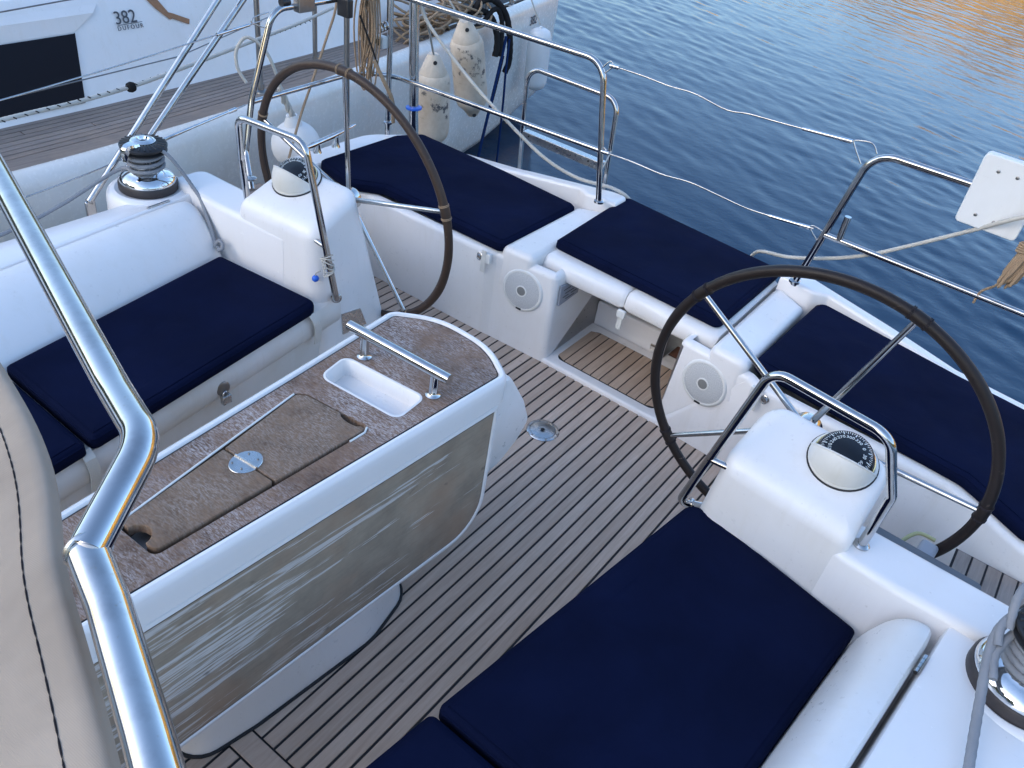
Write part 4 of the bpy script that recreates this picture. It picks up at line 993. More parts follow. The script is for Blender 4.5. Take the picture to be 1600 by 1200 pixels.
# padlock and hasp on the starboard seat front
pk = thing('padlock', 'small steel padlock on a round hasp below the starboard seat', 'padlock', (-0.700, 1.315, 0.36))
hx = -(uf(1.315) + 0.0005)
lathe('hasp_disc', [(0.026, -0.006), (0.026, 0.003), (0.022, 0.006), (0.008, 0.0065)], frame((hx, 1.315, 0.385), (1, 0, 0.05)), 'dark_steel', pk, 24)
obj('shackle', *sweep([(hx + 0.012, 1.304 + 0.011 - 0.011 * math.cos(math.pi * j / 10), 0.362 + 0.016 * math.sin(math.pi * j / 10)) for j in range(11)], 0.0032, 8), 'steel', pk)
obj('body', *slab_geo([(hx + 0.003, 1.298), (hx + 0.021, 1.298), (hx + 0.021, 1.332), (hx + 0.003, 1.332)], 0.332, 0.364, r=0.003, cr=0.003), 'satin_steel', pk)
# lid latches with webbing under both helm seats
for s, xx in ((-1, -0.640), (1, 0.668)):
    t = thing('lid_latch', 'steel ring latch under the %s helm cushion corner' % ('starboard' if s < 0 else 'port'), 'latch', (xx, 2.66, 0.41))
    lathe('disc', [(0.016, -0.006), (0.016, 0.002), (0.012, 0.005), (0.005, 0.006)], frame((xx - 0.03 * -s, 2.662, 0.408), (0, -1, 0)), 'steel', t, 18)
    obj('ring', *sweep([(xx + 0.03 * s + 0.010 * math.cos(2 * math.pi * j / 14), 2.655, 0.402 + 0.012 * math.sin(2 * math.pi * j / 14)) for j in range(14)], 0.0022, 6, closed=True), 'steel', t)
    obj('strap', *slab_geo([(xx - 0.012, 2.648), (xx + 0.012, 2.648), (xx + 0.010, 2.652), (xx - 0.010, 2.652)], 0.345, 0.45, r=0.001), 'webbing', t)
    obj('buckle', *slab_geo([(xx - s * 0.018 - 0.013, 2.650), (xx - s * 0.018 + 0.013, 2.650), (xx - s * 0.018 + 0.013, 2.668), (xx - s * 0.018 - 0.013, 2.668)], 0.395, 0.44, r=0.003), 'plastic_white', t)
# bracket on the starboard pedestal, webbing at the seat end
bk = thing('steel_bracket', 'flat steel bracket with two bolts on the starboard pedestal behind the table', 'bracket', (-0.76, 2.0, 0.32))
def pw(y, z): return -(0.745 + 0.0985 * z / 0.76 + 0.012)
q = [(1.935, 0.275), (2.062, 0.270), (2.035, 0.350), (1.935, 0.365)]
obj('plate', [(pw(y, z) + 0.004, y, z) for y, z in q] + [(pw(y, z) + 0.030, y, z) for y, z in q], [(4, 5, 6, 7), (0, 1, 5, 4), (1, 2, 6, 5), (2, 3, 7, 6), (3, 0, 4, 7)], 'satin_steel', bk, 0)
for y, z in ((1.957, 0.325), (2.022, 0.312)): screw(pw(y, z) + 0.031, y, z, (1, 0, 0), 0.006, bk, 'dark_steel', 'bolt')
sw = thing('cushion_strap', 'white webbing strap hanging from the aft corner of the starboard cushion', 'strap', (-0.735, 1.74, 0.40))
secs = [[(x - 0.0, y - 0.016, z), (x, y + 0.016, z), (x + 0.004, y + 0.016, z + 0.001), (x + 0.004, y - 0.016, z + 0.001)] for x, y, z in ((-0.745, 1.752, 0.462), (-0.731, 1.760, 0.440), (-0.728, 1.768, 0.410), (-0.734, 1.775, 0.370), (-0.744, 1.780, 0.320))]
obj('webbing', *loft_geo(secs), 'webbing', sw)
sw2 = thing('cushion_strap', 'white webbing strap between the two starboard cushions', 'strap', (-0.63, 0.83, 0.40))
secs = [[(x, y - 0.016, z), (x, y + 0.016, z), (x + 0.004, y + 0.016, z + 0.001), (x + 0.004, y - 0.016, z + 0.001)] for x, y, z in ((-0.645, 0.815, 0.462), (-0.622, 0.815, 0.440), (-0.616, 0.818, 0.40), (-0.625, 0.82, 0.35), (-0.64, 0.82, 0.28))]
obj('webbing', *loft_geo(secs), 'webbing', sw2)
# plug and hose behind the port pedestal
pg = thing('shower_hose', 'pale grey plug with a yellow hose beside the port helm seat', 'hose', (1.36, 2.14, 0.50))
obj('plug', *slab_geo([(1.345, 2.06), (1.395, 2.055), (1.40, 2.135), (1.35, 2.14)], 0.50, 0.585, r=0.012, cr=0.012), 'grey_plastic', pg)
tube('hose', spline([(1.29, 2.08, 0.46), (1.305, 2.14, 0.515), (1.335, 2.19, 0.545), (1.385, 2.20, 0.545)], 6), 0.006, 'hose_yellow', pg, 10)

# ================================================================== PUSHPIT RAILS, POLES, WIRES, LADDER
pp = thing('pushpit', 'two-bar stainless pushpit around the starboard stern quarter', 'railing', (-1.65, 2.24, 0.50), 'stern pushpit rails')
obj('top_rail', *sweep(fillet([(-1.655, 2.235, 0.46), (-1.785, 2.315, 0.565), (-1.80, 2.375, 0.80), (-1.755, 2.470, 1.175), (-1.80, 2.95, 1.165), (-1.88, 3.24, 1.155), (-0.590, 3.285, 1.172), (-0.488, 3.315, 0.545)], [0, 0.05, 0.2, 0.085, 0.3, 0.16, 0.10, 0], 9), 0.0140, 16), 'steel', pp, 60)
obj('mid_rail', *sweep(fillet([(-1.800, 2.380, 0.785), (-1.845, 2.95, 0.785), (-1.865, 3.26, 0.755), (-0.527, 3.302, 0.787)], [0, 0.3, 0.17, 0], 9), 0.0118, 14), 'steel', pp, 60)
tube('post', [(-1.742, 3.20, 0.44), (-1.765, 3.215, 0.78), (-1.775, 3.215, 1.16)], 0.0140, 'steel', pp)
for x, y, z in ((-0.487, 3.316, 0.545), (-1.655, 2.235, 0.515), (-1.742, 3.20, 0.535)): lathe('foot_flange', [(0.024, z - 0.004), (0.024, z + 0.004), (0.017, z + 0.009)], frame((x, y, 0), (0, 0, 1)), 'steel', pp, 20)
obj('rail_clamp', *slab_geo([(-1.775, 2.60), (-1.735, 2.60), (-1.735, 2.69), (-1.775, 2.69)], 1.150, 1.215, r=0.006, cr=0.004), 'dark_steel', pp)
obj('clamp_knob', *lathe_geo([(0.001, -0.02), (0.018, -0.02), (0.020, 0.0), (0.018, 0.02), (0.001, 0.02)], frame((-1.765, 2.545, 1.195), (0, 1, 0)), 18), 'black_plastic', pp)
pq = thing('pushpit', 'stainless pushpit on the port stern quarter carrying a white board', 'railing', (0.50, 3.31, 0.55), 'stern pushpit rails')
obj('top_rail', *sweep(fillet([(0.503, 3.315, 0.555), (0.604, 3.292, 1.188), (1.90, 3.26, 1.215), (1.95, 2.40, 1.21)], [0, 0.105, 0.16, 0], 9), 0.0140, 16), 'steel', pq, 60)
obj('mid_rail', *sweep(fillet([(0.548, 3.302, 0.815), (1.88, 3.285, 0.825), (1.93, 2.40, 0.82)], [0, 0.16, 0], 8), 0.0118, 14), 'steel', pq, 60)
tube('rod_stub', [(0.607, 3.302, 0.815), (0.606, 3.302, 0.918)], 0.0135, 'steel', pq)
lathe('foot_flange', [(0.024, 0.566), (0.024, 0.574), (0.017, 0.579)], frame((0.502, 3.316, 0), (0, 0, 1)), 'steel', pq, 20)
bd = thing('outboard_board', 'white screwed outboard bracket board clamped to the port pushpit', 'board', (1.065, 3.23, 1.075))
pr2 = round_poly([(0.962, 1.078), (1.170, 1.078), (1.170, 1.330), (0.958, 1.330)], 0.016, 5)
secs = [[(a, 3.262, b) for a, b in pr2], [(a, 3.224, b) for a, b in pr2], [(a, 3.2205, b) for a, b in inset(pr2, 0.003)]]
obj('panel', *loft_geo(secs), 'board_white', bd)
for x, z in ((1.020, 1.283), (1.082, 1.283), (1.018, 1.122), (1.082, 1.118)): screw(x, 3.2200, z, (0, -1, 0), 0.0062, bd, 'dark_steel')
# thick pole with blue collar, and the clamped tube beside it
pol = thing('stern_pole', 'thick upright steel pole with blue collar at the starboard quarter', 'pole', (-1.648, 3.335, 0.42))
tube('tube', [(-1.655, 3.315, 0.40), (-1.735, 3.315, 1.40), (-1.80, 3.315, 2.35)], 0.0255, 'steel', pol, 18)
tube('inner_tube', [(-1.690, 3.34, 0.40), (-1.770, 3.34, 1.40), (-1.835, 3.34, 2.35)], 0.012, 'steel', pol, 12)
lathe('collar', [(0.026, -0.006), (0.042, -0.005), (0.044, 0.0), (0.042, 0.006), (0.026, 0.008)], frame((-1.668, 3.312, 0.615), (-0.08, 0, 1)), 'blue_plastic', pol, 24)
cl = thing('davit_tube', 'short vertical steel tube held in white clamps on the starboard pushpit', 'tube', (-1.75, 3.18, 0.90))
tube('tube', [(-1.742, 3.178, 1.02), (-1.780, 3.19, 1.9)], 0.017, 'steel', cl)
for x, z in ((-1.800, 0.935), (-1.872, 0.930)): obj('clamp', *slab_geo([(x - 0.033, 3.165), (x + 0.030, 3.165), (x + 0.030, 3.205), (x - 0.033, 3.205)], z - 0.026, z + 0.028, r=0.008, cr=0.01), 'plastic_white', cl)
lathe('clamp_hole', [(0.016, 0.0), (0.016, 0.004), (0.001, 0.0045)], frame((-1.800, 3.164, 0.935), (0, -1, 0)), 'black_plastic', cl, 18)
for k in range(3): obj('shackle', *sweep([(-1.79 + 0.02 * k + 0.014 * math.cos(2 * math.pi * j / 12), 3.16, 1.00 + 0.012 * k + 0.020 * math.sin(2 * math.pi * j / 12)) for j in range(12)], 0.004, 6, closed=True), 'chrome', cl)
bs = thing('backstay', 'slim grey backstay with black tackle block rising behind the left wheel', 'backstay', (-1.40, 2.62, 0.50))
tube('strut', [(-1.74, 2.90, 0.52), (-1.757, 2.90, 1.17), (-1.80, 2.90, 2.1)], 0.0135, 'dark_steel', bs)
obj('block', *slab_geo([(-1.785, 2.86), (-1.705, 2.86), (-1.71, 2.90), (-1.78, 2.90)], 1.105, 1.19, r=0.015, cr=0.012), 'black_plastic', bs)
rope('tackle_line', [(-1.71, 2.94, 1.11), (-1.66, 2.97, 0.98), (-1.62, 3.0, 0.86), (-1.56, 3.04, 0.72)], 0.0045, 'rope_black', bs)
rope('tackle_tail', [(-1.64, 2.97, 0.92), (-1.59, 3.0, 0.82), (-1.565, 3.03, 0.74), (-1.58, 3.06, 0.62)], 0.0095, 'rope_beige', bs)
# bimini legs at the left
bm_ = thing('bimini_legs', 'pair of slanting stainless tubes rising behind the starboard winch', 'tube frame', (-1.79, 1.60, 0.40))
for a, b in (((-1.80, 1.565, 0.545), (-1.80, 2.62, 1.62)), ((-1.80, 1.660, 0.555), (-1.80, 2.765, 1.60))):
    A, Bq = Vector(a), Vector(b); tube('tube', [A, Bq], 0.0130, 'steel', bm_)
    tube('pin', [A - Vector((0.02, 0, 0.0)), A + Vector((0.02, 0, 0.0))], 0.005, 'dark_steel', bm_, 8)
obj('fork', *slab_geo([(-1.808, 1.545), (-1.790, 1.545), (-1.790, 1.585), (-1.808, 1.585)], 0.34, 0.548, r=0.006, cr=0.006), 'steel', bm_)
for t_ in (0.66,): obj('joint', *lathe_geo([(0.001, -0.022), (0.020, -0.022), (0.022, 0.0), (0.020, 0.022), (0.001, 0.022)], frame((-1.80, 2.28 + 0.03, 1.255), (0, 0.7, 0.7)), 16), 'dark_steel', bm_)
sk = thing('stanchion_cap', 'small dark steel fairlead end on the starboard rail at far left', 'fitting', (-1.76, 1.15, 0.60))
obj('barrel', *lathe_geo([(0.001, -0.04), (0.020, -0.04), (0.022, -0.01), (0.020, 0.012), (0.001, 0.014)], frame((-1.78, 1.215, 0.645), (0.1, 0.95, -0.25)), 18), 'dark_steel', sk)
# lifelines at the stern gate
def wire(name, pts, r, label, ends):
    t = thing(name, label, 'wire', pts[0], 'lifeline wires')
    tube('cable', spline(pts, 8), r, 'steel', t, 8)
    for a, b, rr in ends: tube('terminal', [a, b], rr, 'chrome', t, 10)
    return t
def loop(t, c, rx, pts):
    tube('eye', spline(pts, 5), rx, 'steel', t, 8)
w1 = wire('gate_wire', [(-0.545, 3.29, 1.165), (-0.40, 3.29, 1.168), (-0.27, 3.29, 1.165), (-0.15, 3.29, 1.170), (0.0, 3.29, 1.152), (0.10, 3.29, 1.166), (0.25, 3.29, 1.176), (0.515, 3.29, 1.196)], 0.0035, 'upper sagging wire across the stern opening', [((0.32, 3.29, 1.181), (0.47, 3.29, 1.193), 0.0068), ((-0.56, 3.29, 1.163), (-0.515, 3.29, 1.166), 0.009), ((0.47, 3.29, 1.193), (0.515, 3.29, 1.196), 0.0085)])
loop(w1, 0, 0.0028, [(-0.600, 3.285, 1.135), (-0.565, 3.288, 1.180), (-0.545, 3.29, 1.168), (-0.560, 3.288, 1.145), (-0.585, 3.286, 1.118)])
loop(w1, 0, 0.0028, [(0.615, 3.29, 1.185), (0.585, 3.29, 1.215), (0.525, 3.29, 1.205), (0.525, 3.29, 1.190), (0.575, 3.29, 1.130)])
w2 = wire('gate_wire', [(-0.50, 3.29, 0.792), (-0.36, 3.29, 0.800), (-0.20, 3.29, 0.798), (-0.06, 3.29, 0.812), (0.08, 3.29, 0.806), (0.22, 3.29, 0.800), (0.36, 3.29, 0.812), (0.50, 3.29, 0.826)], 0.0035, 'lower sagging wire across the stern opening', [((0.31, 3.29, 0.806), (0.44, 3.29, 0.819), 0.0068), ((-0.515, 3.29, 0.791), (-0.475, 3.29, 0.794), 0.009), ((0.44, 3.29, 0.819), (0.485, 3.29, 0.824), 0.0085)])
loop(w2, 0, 0.0028, [(-0.530, 3.305, 0.80), (-0.505, 3.30, 0.806), (-0.495, 3.295, 0.792), (-0.525, 3.305, 0.775)])
loop(w2, 0, 0.0028, [(0.542, 3.30, 0.825), (0.50, 3.295, 0.835), (0.485, 3.295, 0.822), (0.530, 3.30, 0.780)])
w3 = wire('lifeline', [(-1.83, -0.3, 0.86), (-1.80, 1.32, 0.995), (-1.775, 2.30, 1.115), (-1.772, 2.42, 1.130)], 0.0030, 'upper wire running forward from the starboard pushpit', [((-1.776, 2.20, 1.103), (-1.773, 2.36, 1.122), 0.0065)])
loop(w3, 0, 0.0028, [(-1.770, 2.462, 1.160), (-1.775, 2.395, 1.150), (-1.775, 2.375, 1.128), (-1.778, 2.44, 1.10)])
w4 = wire('lifeline', [(-1.85, -0.3, 0.52), (-1.82, 1.32, 0.62), (-1.805, 2.20, 0.755), (-1.802, 2.34, 0.778)], 0.0030, 'lower wire running forward from the starboard pushpit past the winch', [((-1.812, 1.93, 0.712), (-1.804, 2.25, 0.764), 0.006), ((-1.804, 2.25, 0.764), (-1.803, 2.29, 0.770), 0.009)])
# folded bathing ladder
ld_ = thing('bathing_ladder', 'folded stainless bathing ladder with one tread behind the starboard stern', 'ladder', (-0.86, 3.55, 0.2))
obj('frame', *sweep(fillet([(-1.072, 3.55, -0.05), (-1.150, 3.55, 0.945), (-0.618, 3.55, 0.945), (-0.575, 3.55, 0.20)], [0, 0.075, 0.075, 0], 8), 0.0125, 14), 'steel', ld_, 60)
td = obj('tread', *slab_geo([(-1.112, 3.528), (-0.625, 3.528), (-0.625, 3.575), (-1.112, 3.575)], 0.590, 0.632, r=0.003, cr=0.004), 'satin_steel', ld_)
for x in (-1.07, -0.89, -0.70): screw(x, 3.527, 0.616, (0, -1, 0), 0.005, td, 'black_plastic')
obj('lashing', *sweep(spline([(-0.505, 3.31, 0.700), (-0.545, 3.42, 0.705), (-0.60, 3.555, 0.700), (-0.615, 3.575, 0.695)], 5), 0.0035, 6), 'rope_white', ld_)
# cleat on the starboard quarter
ct = thing('mooring_cleat', 'long polished cleat on the starboard quarter beside the helm cushion', 'cleat', (-1.70, 2.66, 0.53))
tube('horn', spline([(-1.66, 2.52, 0.575), (-1.68, 2.62, 0.570), (-1.70, 2.80, 0.578), (-1.715, 2.93, 0.590)], 5), [0.006, 0.008, 0.010, 0.011, 0.012, 0.013, 0.013, 0.013, 0.013, 0.013, 0.012, 0.011, 0.010, 0.009, 0.008, 0.006], 'chrome', ct, 12)
for y in (2.66, 2.78): lathe('cleat_post', [(0.022, 0.52), (0.016, 0.54), (0.012, 0.568)], frame((-1.692, y, 0), (0, 0, 1)), 'chrome', ct, 16)

# ================================================================== LINES AND FENDERS
t = tag(rope('dock_line', [(-1.72, 3.26, 1.32), (-1.665, 3.30, 1.145), (-1.622, 3.32, 1.055), (-1.45, 3.335, 0.925), (-1.28, 3.35, 0.815), (-1.07, 3.37, 0.70), (-0.864, 3.39, 0.605), (-0.68, 3.42, 0.563), (-0.50, 3.475, 0.560), (-0.42, 3.535, 0.50), (-0.38, 3.56, 0.38)], 0.0085, 'rope_white'), 'white laid rope slanting down across the starboard stern rails', 'rope')
t = tag(rope('mooring_rope', [(0.225, 3.56, 0.48), (0.275, 3.50, 0.548), (0.42, 3.42, 0.612), (0.60, 3.35, 0.712), (0.73, 3.325, 0.795), (0.856, 3.295, 0.900), (1.033, 3.235, 1.062), (1.157, 3.18, 1.182), (1.30, 3.16, 1.28)], 0.0078, 'rope_white'), 'white laid rope sagging over the port pushpit above the right wheel', 'rope')
hk = thing('rope_hank', 'hank of beige cord hanging from the white outboard board', 'rope', (1.17, 3.20, 1.12))
for j in range(11):
    x = 1.205 + 0.010 * (j % 6); yy = 3.19 - 0.012 * (j // 6) - 0.004 * (j % 3); L = 0.15 + 0.015 * (j % 4)
    rope('strand', [(x + 0.015, yy, 1.13), (x, yy - 0.006, 1.13 - L * 0.5), (x - 0.018, yy, 1.12 - L), (x - 0.004, yy - 0.004, 1.13 - L * 0.45), (x + 0.022, yy, 1.135)], 0.0048, 'rope_beige', hk, res=8)
for j in range(4): obj('whipping_turn', *sweep([(1.225 + 0.036 * math.cos(2 * math.pi * k / 16), 3.185 + 0.020 * math.sin(2 * math.pi * k / 16), 1.105 - 0.009 * j + 0.01 * math.cos(2 * math.pi * k / 16)) for k in range(16)], 0.0048, 8, closed=True), 'rope_beige', hk)
rope('tail', [(1.20, 3.22, 0.98), (1.19, 3.26, 0.90), (1.155, 3.285, 0.845), (1.15, 3.29, 0.79)], 0.0048, 'rope_beige', hk, res=8)
# coils on the starboard pushpit
ck = thing('rope_coil', 'coil of thin beige line hanging on the starboard pushpit by the white clamps', 'rope', (-1.82, 3.12, 1.15))
for j in range(14):
    cx = -1.815 + random.uniform(-0.045, 0.035); w_ = random.uniform(0.015, 0.045); zb = random.uniform(0.70, 0.86); yy = 3.11 + random.uniform(-0.03, 0.02)
    rope('loop', [(cx - w_ * 0.3, yy, 1.20), (cx - w_, yy, 1.02), (cx - w_ * 0.8, yy + 0.01, zb + 0.06), (cx, yy, zb), (cx + w_ * 0.8, yy - 0.01, zb + 0.07), (cx + w_, yy, 1.0), (cx + w_ * 0.3, yy, 1.20)], 0.0042, 'rope_beige', ck, res=8, step=0.012)
tw_ = tag(rope('twisted_line', [(-2.06, 3.13, 1.20), (-2.0, 3.068, 1.061), (-1.97, 2.975, 0.925), (-1.93, 2.85, 0.76), (-1.90, 2.744, 0.616), (-1.80, 2.58, 0.48), (-1.72, 2.47, 0.40)], 0.0062, 'rope_beige'), 'thin beige line slanting down behind the left wheel', 'rope')
sr = thing('striped_rope', 'flecked rope strung beside the neighbouring cabin with a black knot', 'rope', (-2.0, 1.4, 0.85))
rope('line', [(-1.95, 0.9, 0.83), (-1.989, 1.389, 0.848), (-2.02, 1.70, 0.845), (-2.056, 1.961, 0.848), (-2.114, 2.206, 0.852), (-2.289, 2.807, 0.858), (-2.40, 3.20, 0.865), (-2.522, 3.546, 0.87)], 0.0085, 'rope_white', sr)
g = G()
for j in range(46):
    y = 1.2 + j * 0.046; x = -1.972 - (0.085 / 0.57) * max(0, y - 1.389) if y < 1.961 else -2.056 - (y - 1.961) * 0.279
    z = 0.848 + 0.004 * (y - 1.4)
    g.add(*sweep([(x + 0.004, y, z + 0.0075), (x + 0.0085, y + 0.010, z + 0.001)], 0.0024, 5))
g.build('fleck', 'rope_black', sr)['kind'] = 'stuff'
lathe('knot', [(0.001, -0.02), (0.018, -0.014), (0.022, 0.0), (0.018, 0.014), (0.001, 0.02)], frame((-2.052, 1.961, 0.848), (0, 1, 0)), 'rope_black', sr, 14)
ln = thing('rope_loop', 'white laid rope loop hitched to the starboard pushpit upright', 'rope', (-1.86, 2.45, 1.0))
rope('loop', [(-1.90, 2.50, 1.00), (-1.93, 2.46, 1.015), (-1.945, 2.42, 0.96), (-1.93, 2.41, 0.89), (-1.90, 2.43, 0.83)], 0.0075, 'rope_white', ln)
rope('tail', [(-1.90, 2.50, 1.00), (-1.87, 2.53, 0.95), (-1.85, 2.56, 0.86), (-1.84, 2.58, 0.77), (-1.86, 2.60, 0.72)], 0.0075, 'rope_white', ln)

def fender(c, r, L, mat, label, tilt=(0, 0, 1), eyes=True, line=None):
    t = thing('fender', label, 'fender', c, 'boat fenders'); mx = frame(c, tilt)
    p = [(0.35 * r, -L / 2 - 0.6 * r), (0.42 * r, -L / 2 - 0.45 * r), (0.62 * r, -L / 2 - 0.1 * r), (0.90 * r, -L / 2 + 0.22 * r), (0.97 * r, -L / 2 + 0.5 * r), (r, -L / 2 + 0.8 * r), (r, L / 2 - 0.8 * r), (0.97 * r, L / 2 - 0.45 * r), (0.88 * r, L / 2 - 0.2 * r), (0.80 * r, L / 2 - 0.14 * r), (0.78 * r, L / 2 - 0.02 * r), (0.60 * r, L / 2 + 0.35 * r), (0.45 * r, L / 2 + 0.7 * r), (0.30 * r, L / 2 + 0.95 * r)]
    if not eyes: p = [(0.1 * r, -L / 2 - 0.05 * r), (0.5 * r, -L / 2), (0.82 * r, -L / 2 + 0.2 * r), (0.97 * r, -L / 2 + 0.55 * r), (r, -L / 2 + 0.9 * r), (r, L / 2 - 0.9 * r), (0.97 * r, L / 2 - 0.55 * r), (0.82 * r, L / 2 - 0.2 * r), (0.5 * r, L / 2), (0.14 * r, L / 2 + 0.05 * r), (0.12 * r, L / 2 + 0.2 * r)]
    lathe('body', p, mx, mat, t, 32)
    if eyes:
        for sgn in (1, -1):
            z = sgn * (L / 2 + (0.62 if sgn > 0 else 0.40) * r)
            obj('eye', *lathe_geo([(0.001, 0), (0.11 * r, 0.0), (0.12 * r, 0.004), (0.09 * r, 0.006), (0.001, 0.004)], frame(mx @ Vector((0.38 * r, -0.30 * r, z)), (0.8, -0.6, 0.1)), 14), 'black_rubber', t)
    if line: rope('lanyard', line, 0.006, 'rope_white', t)
    return t
fender((-2.030, 3.905, 0.395), 0.103, 0.43, 'fender_dirty', 'grubby cream fender hanging lowest between the boats', (0.0, -0.10, 1), True, [(-1.668, 3.31, 1.15), (-1.85, 3.60, 0.93), (-1.98, 3.80, 0.76), (-2.03, 3.875, 0.70)])
fender((-2.25, 4.52, 0.43), 0.112, 0.50, 'fender_dirty', 'scuffed cream fender with black streaks hanging behind the rail', (0.0, -0.30, 1), True, [(-2.40, 4.22, 1.12), (-2.32, 4.30, 0.92), (-2.26, 4.38, 0.78)])
fender((-2.76, 6.12, 0.12), 0.098, 0.50, 'fender_white', 'clean white fender at the stern of the neighbouring yacht', (0, -0.08, 1), False, [(-2.93, 5.98, 0.78), (-2.85, 6.05, 0.56), (-2.77, 6.10, 0.40)])
bf = thing('ball_fender', 'pale ball fender on a knotted rope behind the starboard compass', 'fender', (-1.99, 2.79, 0.43), 'boat fenders')
lathe('ball', [(0.001, -0.125)] + [(0.125 * math.cos(R_(a)), 0.125 * math.sin(R_(a))) for a in range(-75, 70, 12)] + [(0.045, 0.122), (0.032, 0.15), (0.028, 0.165)], frame((-1.99, 2.79, 0.42), (0, -0.15, 1)), 'fender_white', bf, 30)
for j in range(3): rope('braid', [(-1.985 + 0.01 * math.cos(2.1 * j + k * 1.1), 2.77 - 0.012 * k + 0.01 * math.sin(2.1 * j + k * 1.1), 0.57 + 0.024 * k) for k in range(8)], 0.0085, 'rope_white', bf, res=8)
bl = thing('black_line_bundle', 'black rope bundle with blue tails hanging over the neighbouring stern', 'rope', (-2.70, 5.35, 0.55))
rope('bight', [(-2.72, 5.10, 0.60), (-2.70, 5.15, 0.69), (-2.68, 5.28, 0.70), (-2.64, 5.40, 0.60), (-2.62, 5.47, 0.42), (-2.62, 5.50, 0.24), (-2.62, 5.46, 0.16)], 0.024, 'rope_black', bl, res=12)
rope('bight', [(-2.75, 5.05, 0.58), (-2.72, 5.20, 0.62), (-2.68, 5.30, 0.56), (-2.64, 5.34, 0.42), (-2.63, 5.32, 0.30)], 0.024, 'rope_black', bl, res=12)
rope('bight', [(-2.70, 5.02, 0.52), (-2.68, 5.16, 0.54), (-2.66, 5.30, 0.64), (-2.64, 5.38, 0.52), (-2.62, 5.36, 0.30)], 0.018, 'rope_black', bl, res=12)
rope('blue_tail', [(-2.62, 5.42, 0.44), (-2.60, 5.36, 0.25), (-2.58, 5.28, 0.0), (-2.56, 5.18, -0.35), (-2.54, 5.08, -0.75)], 0.012, 'rope_blue', bl)
rope('blue_tail', [(-2.60, 5.44, 0.42), (-2.59, 5.43, 0.20), (-2.58, 5.44, -0.1), (-2.57, 5.45, -0.7)], 0.009, 'rope_blue', bl)
rope('black_tail', [(-2.61, 5.40, 0.30), (-2.59, 5.32, 0.05), (-2.57, 5.20, -0.3), (-2.55, 5.10, -0.75)], 0.010, 'rope_black', bl)
wd = tag(obj('weed_clump', *lathe_geo([(0.001, -0.05), (0.16, -0.04), (0.24, 0.0), (0.15, 0.025), (0.001, 0.03)], frame((-2.45, 4.95, WZ + 0.01), (0, 0, 1)) @ Matrix.Diagonal((1.0, 1.5, 1, 1)), 20), 'green_weed'), 'dark green weed floating at the neighbouring stern', 'weed')
me = wd.data
for v_ in me.vertices: v_.co += Vector((mnoise.noise(v_.co * 9), mnoise.noise(v_.co * 9 + Vector((3, 0, 0))), 0.3 * mnoise.noise(v_.co * 12))) * 0.07

# ================================================================== NEIGHBOURING YACHT
ny = thing('moored_yacht', 'white sailing yacht moored alongside, with teak side deck and dark cabin window', 'yacht', (-3.6, 2.0, WZ))
EDGE = [(-4, -2.60), (-1.5, -2.36), (0, -2.28), (1.46, -2.255), (2.4, -2.315), (3.3, -2.425), (4.3, -2.625), (5.0, -2.775), (6.2, -3.03), (6.9, -3.19)]
BASE = [(-4, -3.0), (-1.5, -2.78), (0, -2.735), (1.7, -2.727), (2.13, -2.738), (2.86, -2.795), (3.25, -2.825), (4.2, -2.92), (5.29, -3.094), (5.6, -3.15)]
def itp(T, y):
    for (a, b), (c, d) in zip(T, T[1:]):
        if y <= c: return b + (d - b) * (y - a) / (c - a)
    (a, b), (c, d) = T[-2:]; return b + (d - b) * (y - a) / (c - a)
def sm(T, y): return (itp(T, y - 0.5) + 2 * itp(T, y) + itp(T, y + 0.5)) / 4
NY = [-3.4 + 0.25 * k for k in range(41)] + [6.80]
secs = []
for y in NY:
    e = sm(EDGE, y); r = max(0.0, (y - 5.6) / 1.2)
    zb = -0.55 + 0.14 * r
    secs.append([(e - 0.01, y, 0.485), (e, y, 0.512), (e + 0.02, y, 0.518), (e + 0.05, y, 0.510), (e + 0.078, y, 0.488), (e + 0.092, y, 0.450), (e + 0.096, y, 0.30), (e + 0.090, y, 0.0), (e + 0.075, y, -0.25), (e + 0.05, y, zb + 0.08), (e + 0.0, y, zb), (e - 0.35, y, zb - 0.15), (e - 1.2, y, zb - 0.3)])
v, f = loft_geo(secs, closed=False, caps=False)
nn = len(secs[0]); last = len(secs) - 1
f.append(tuple(range(last * nn, last * nn + nn)))
obj('hull', v, f, 'hull_white', ny)
e = sm(EDGE, 6.8)
obj('transom', [(e - 0.01, 6.80, 0.485), (e + 0.092, 6.80, 0.45), (e + 0.05, 6.80, -0.35), (e - 3.0, 6.80, -0.35), (e - 3.0, 6.80, 0.485)], [(0, 1, 2, 3, 4)], 'hull_white', ny, 0)
secs = [[(sm(EDGE, y) - 0.008, y, 0.492), (sm(BASE, y) - 0.9 if y > 5.5 else sm(BASE, y) - 0.05, y, 0.492)] for y in NY]
dk = obj('deck', *loft_geo(secs, closed=False, caps=False), 'caulk', ny, 0)
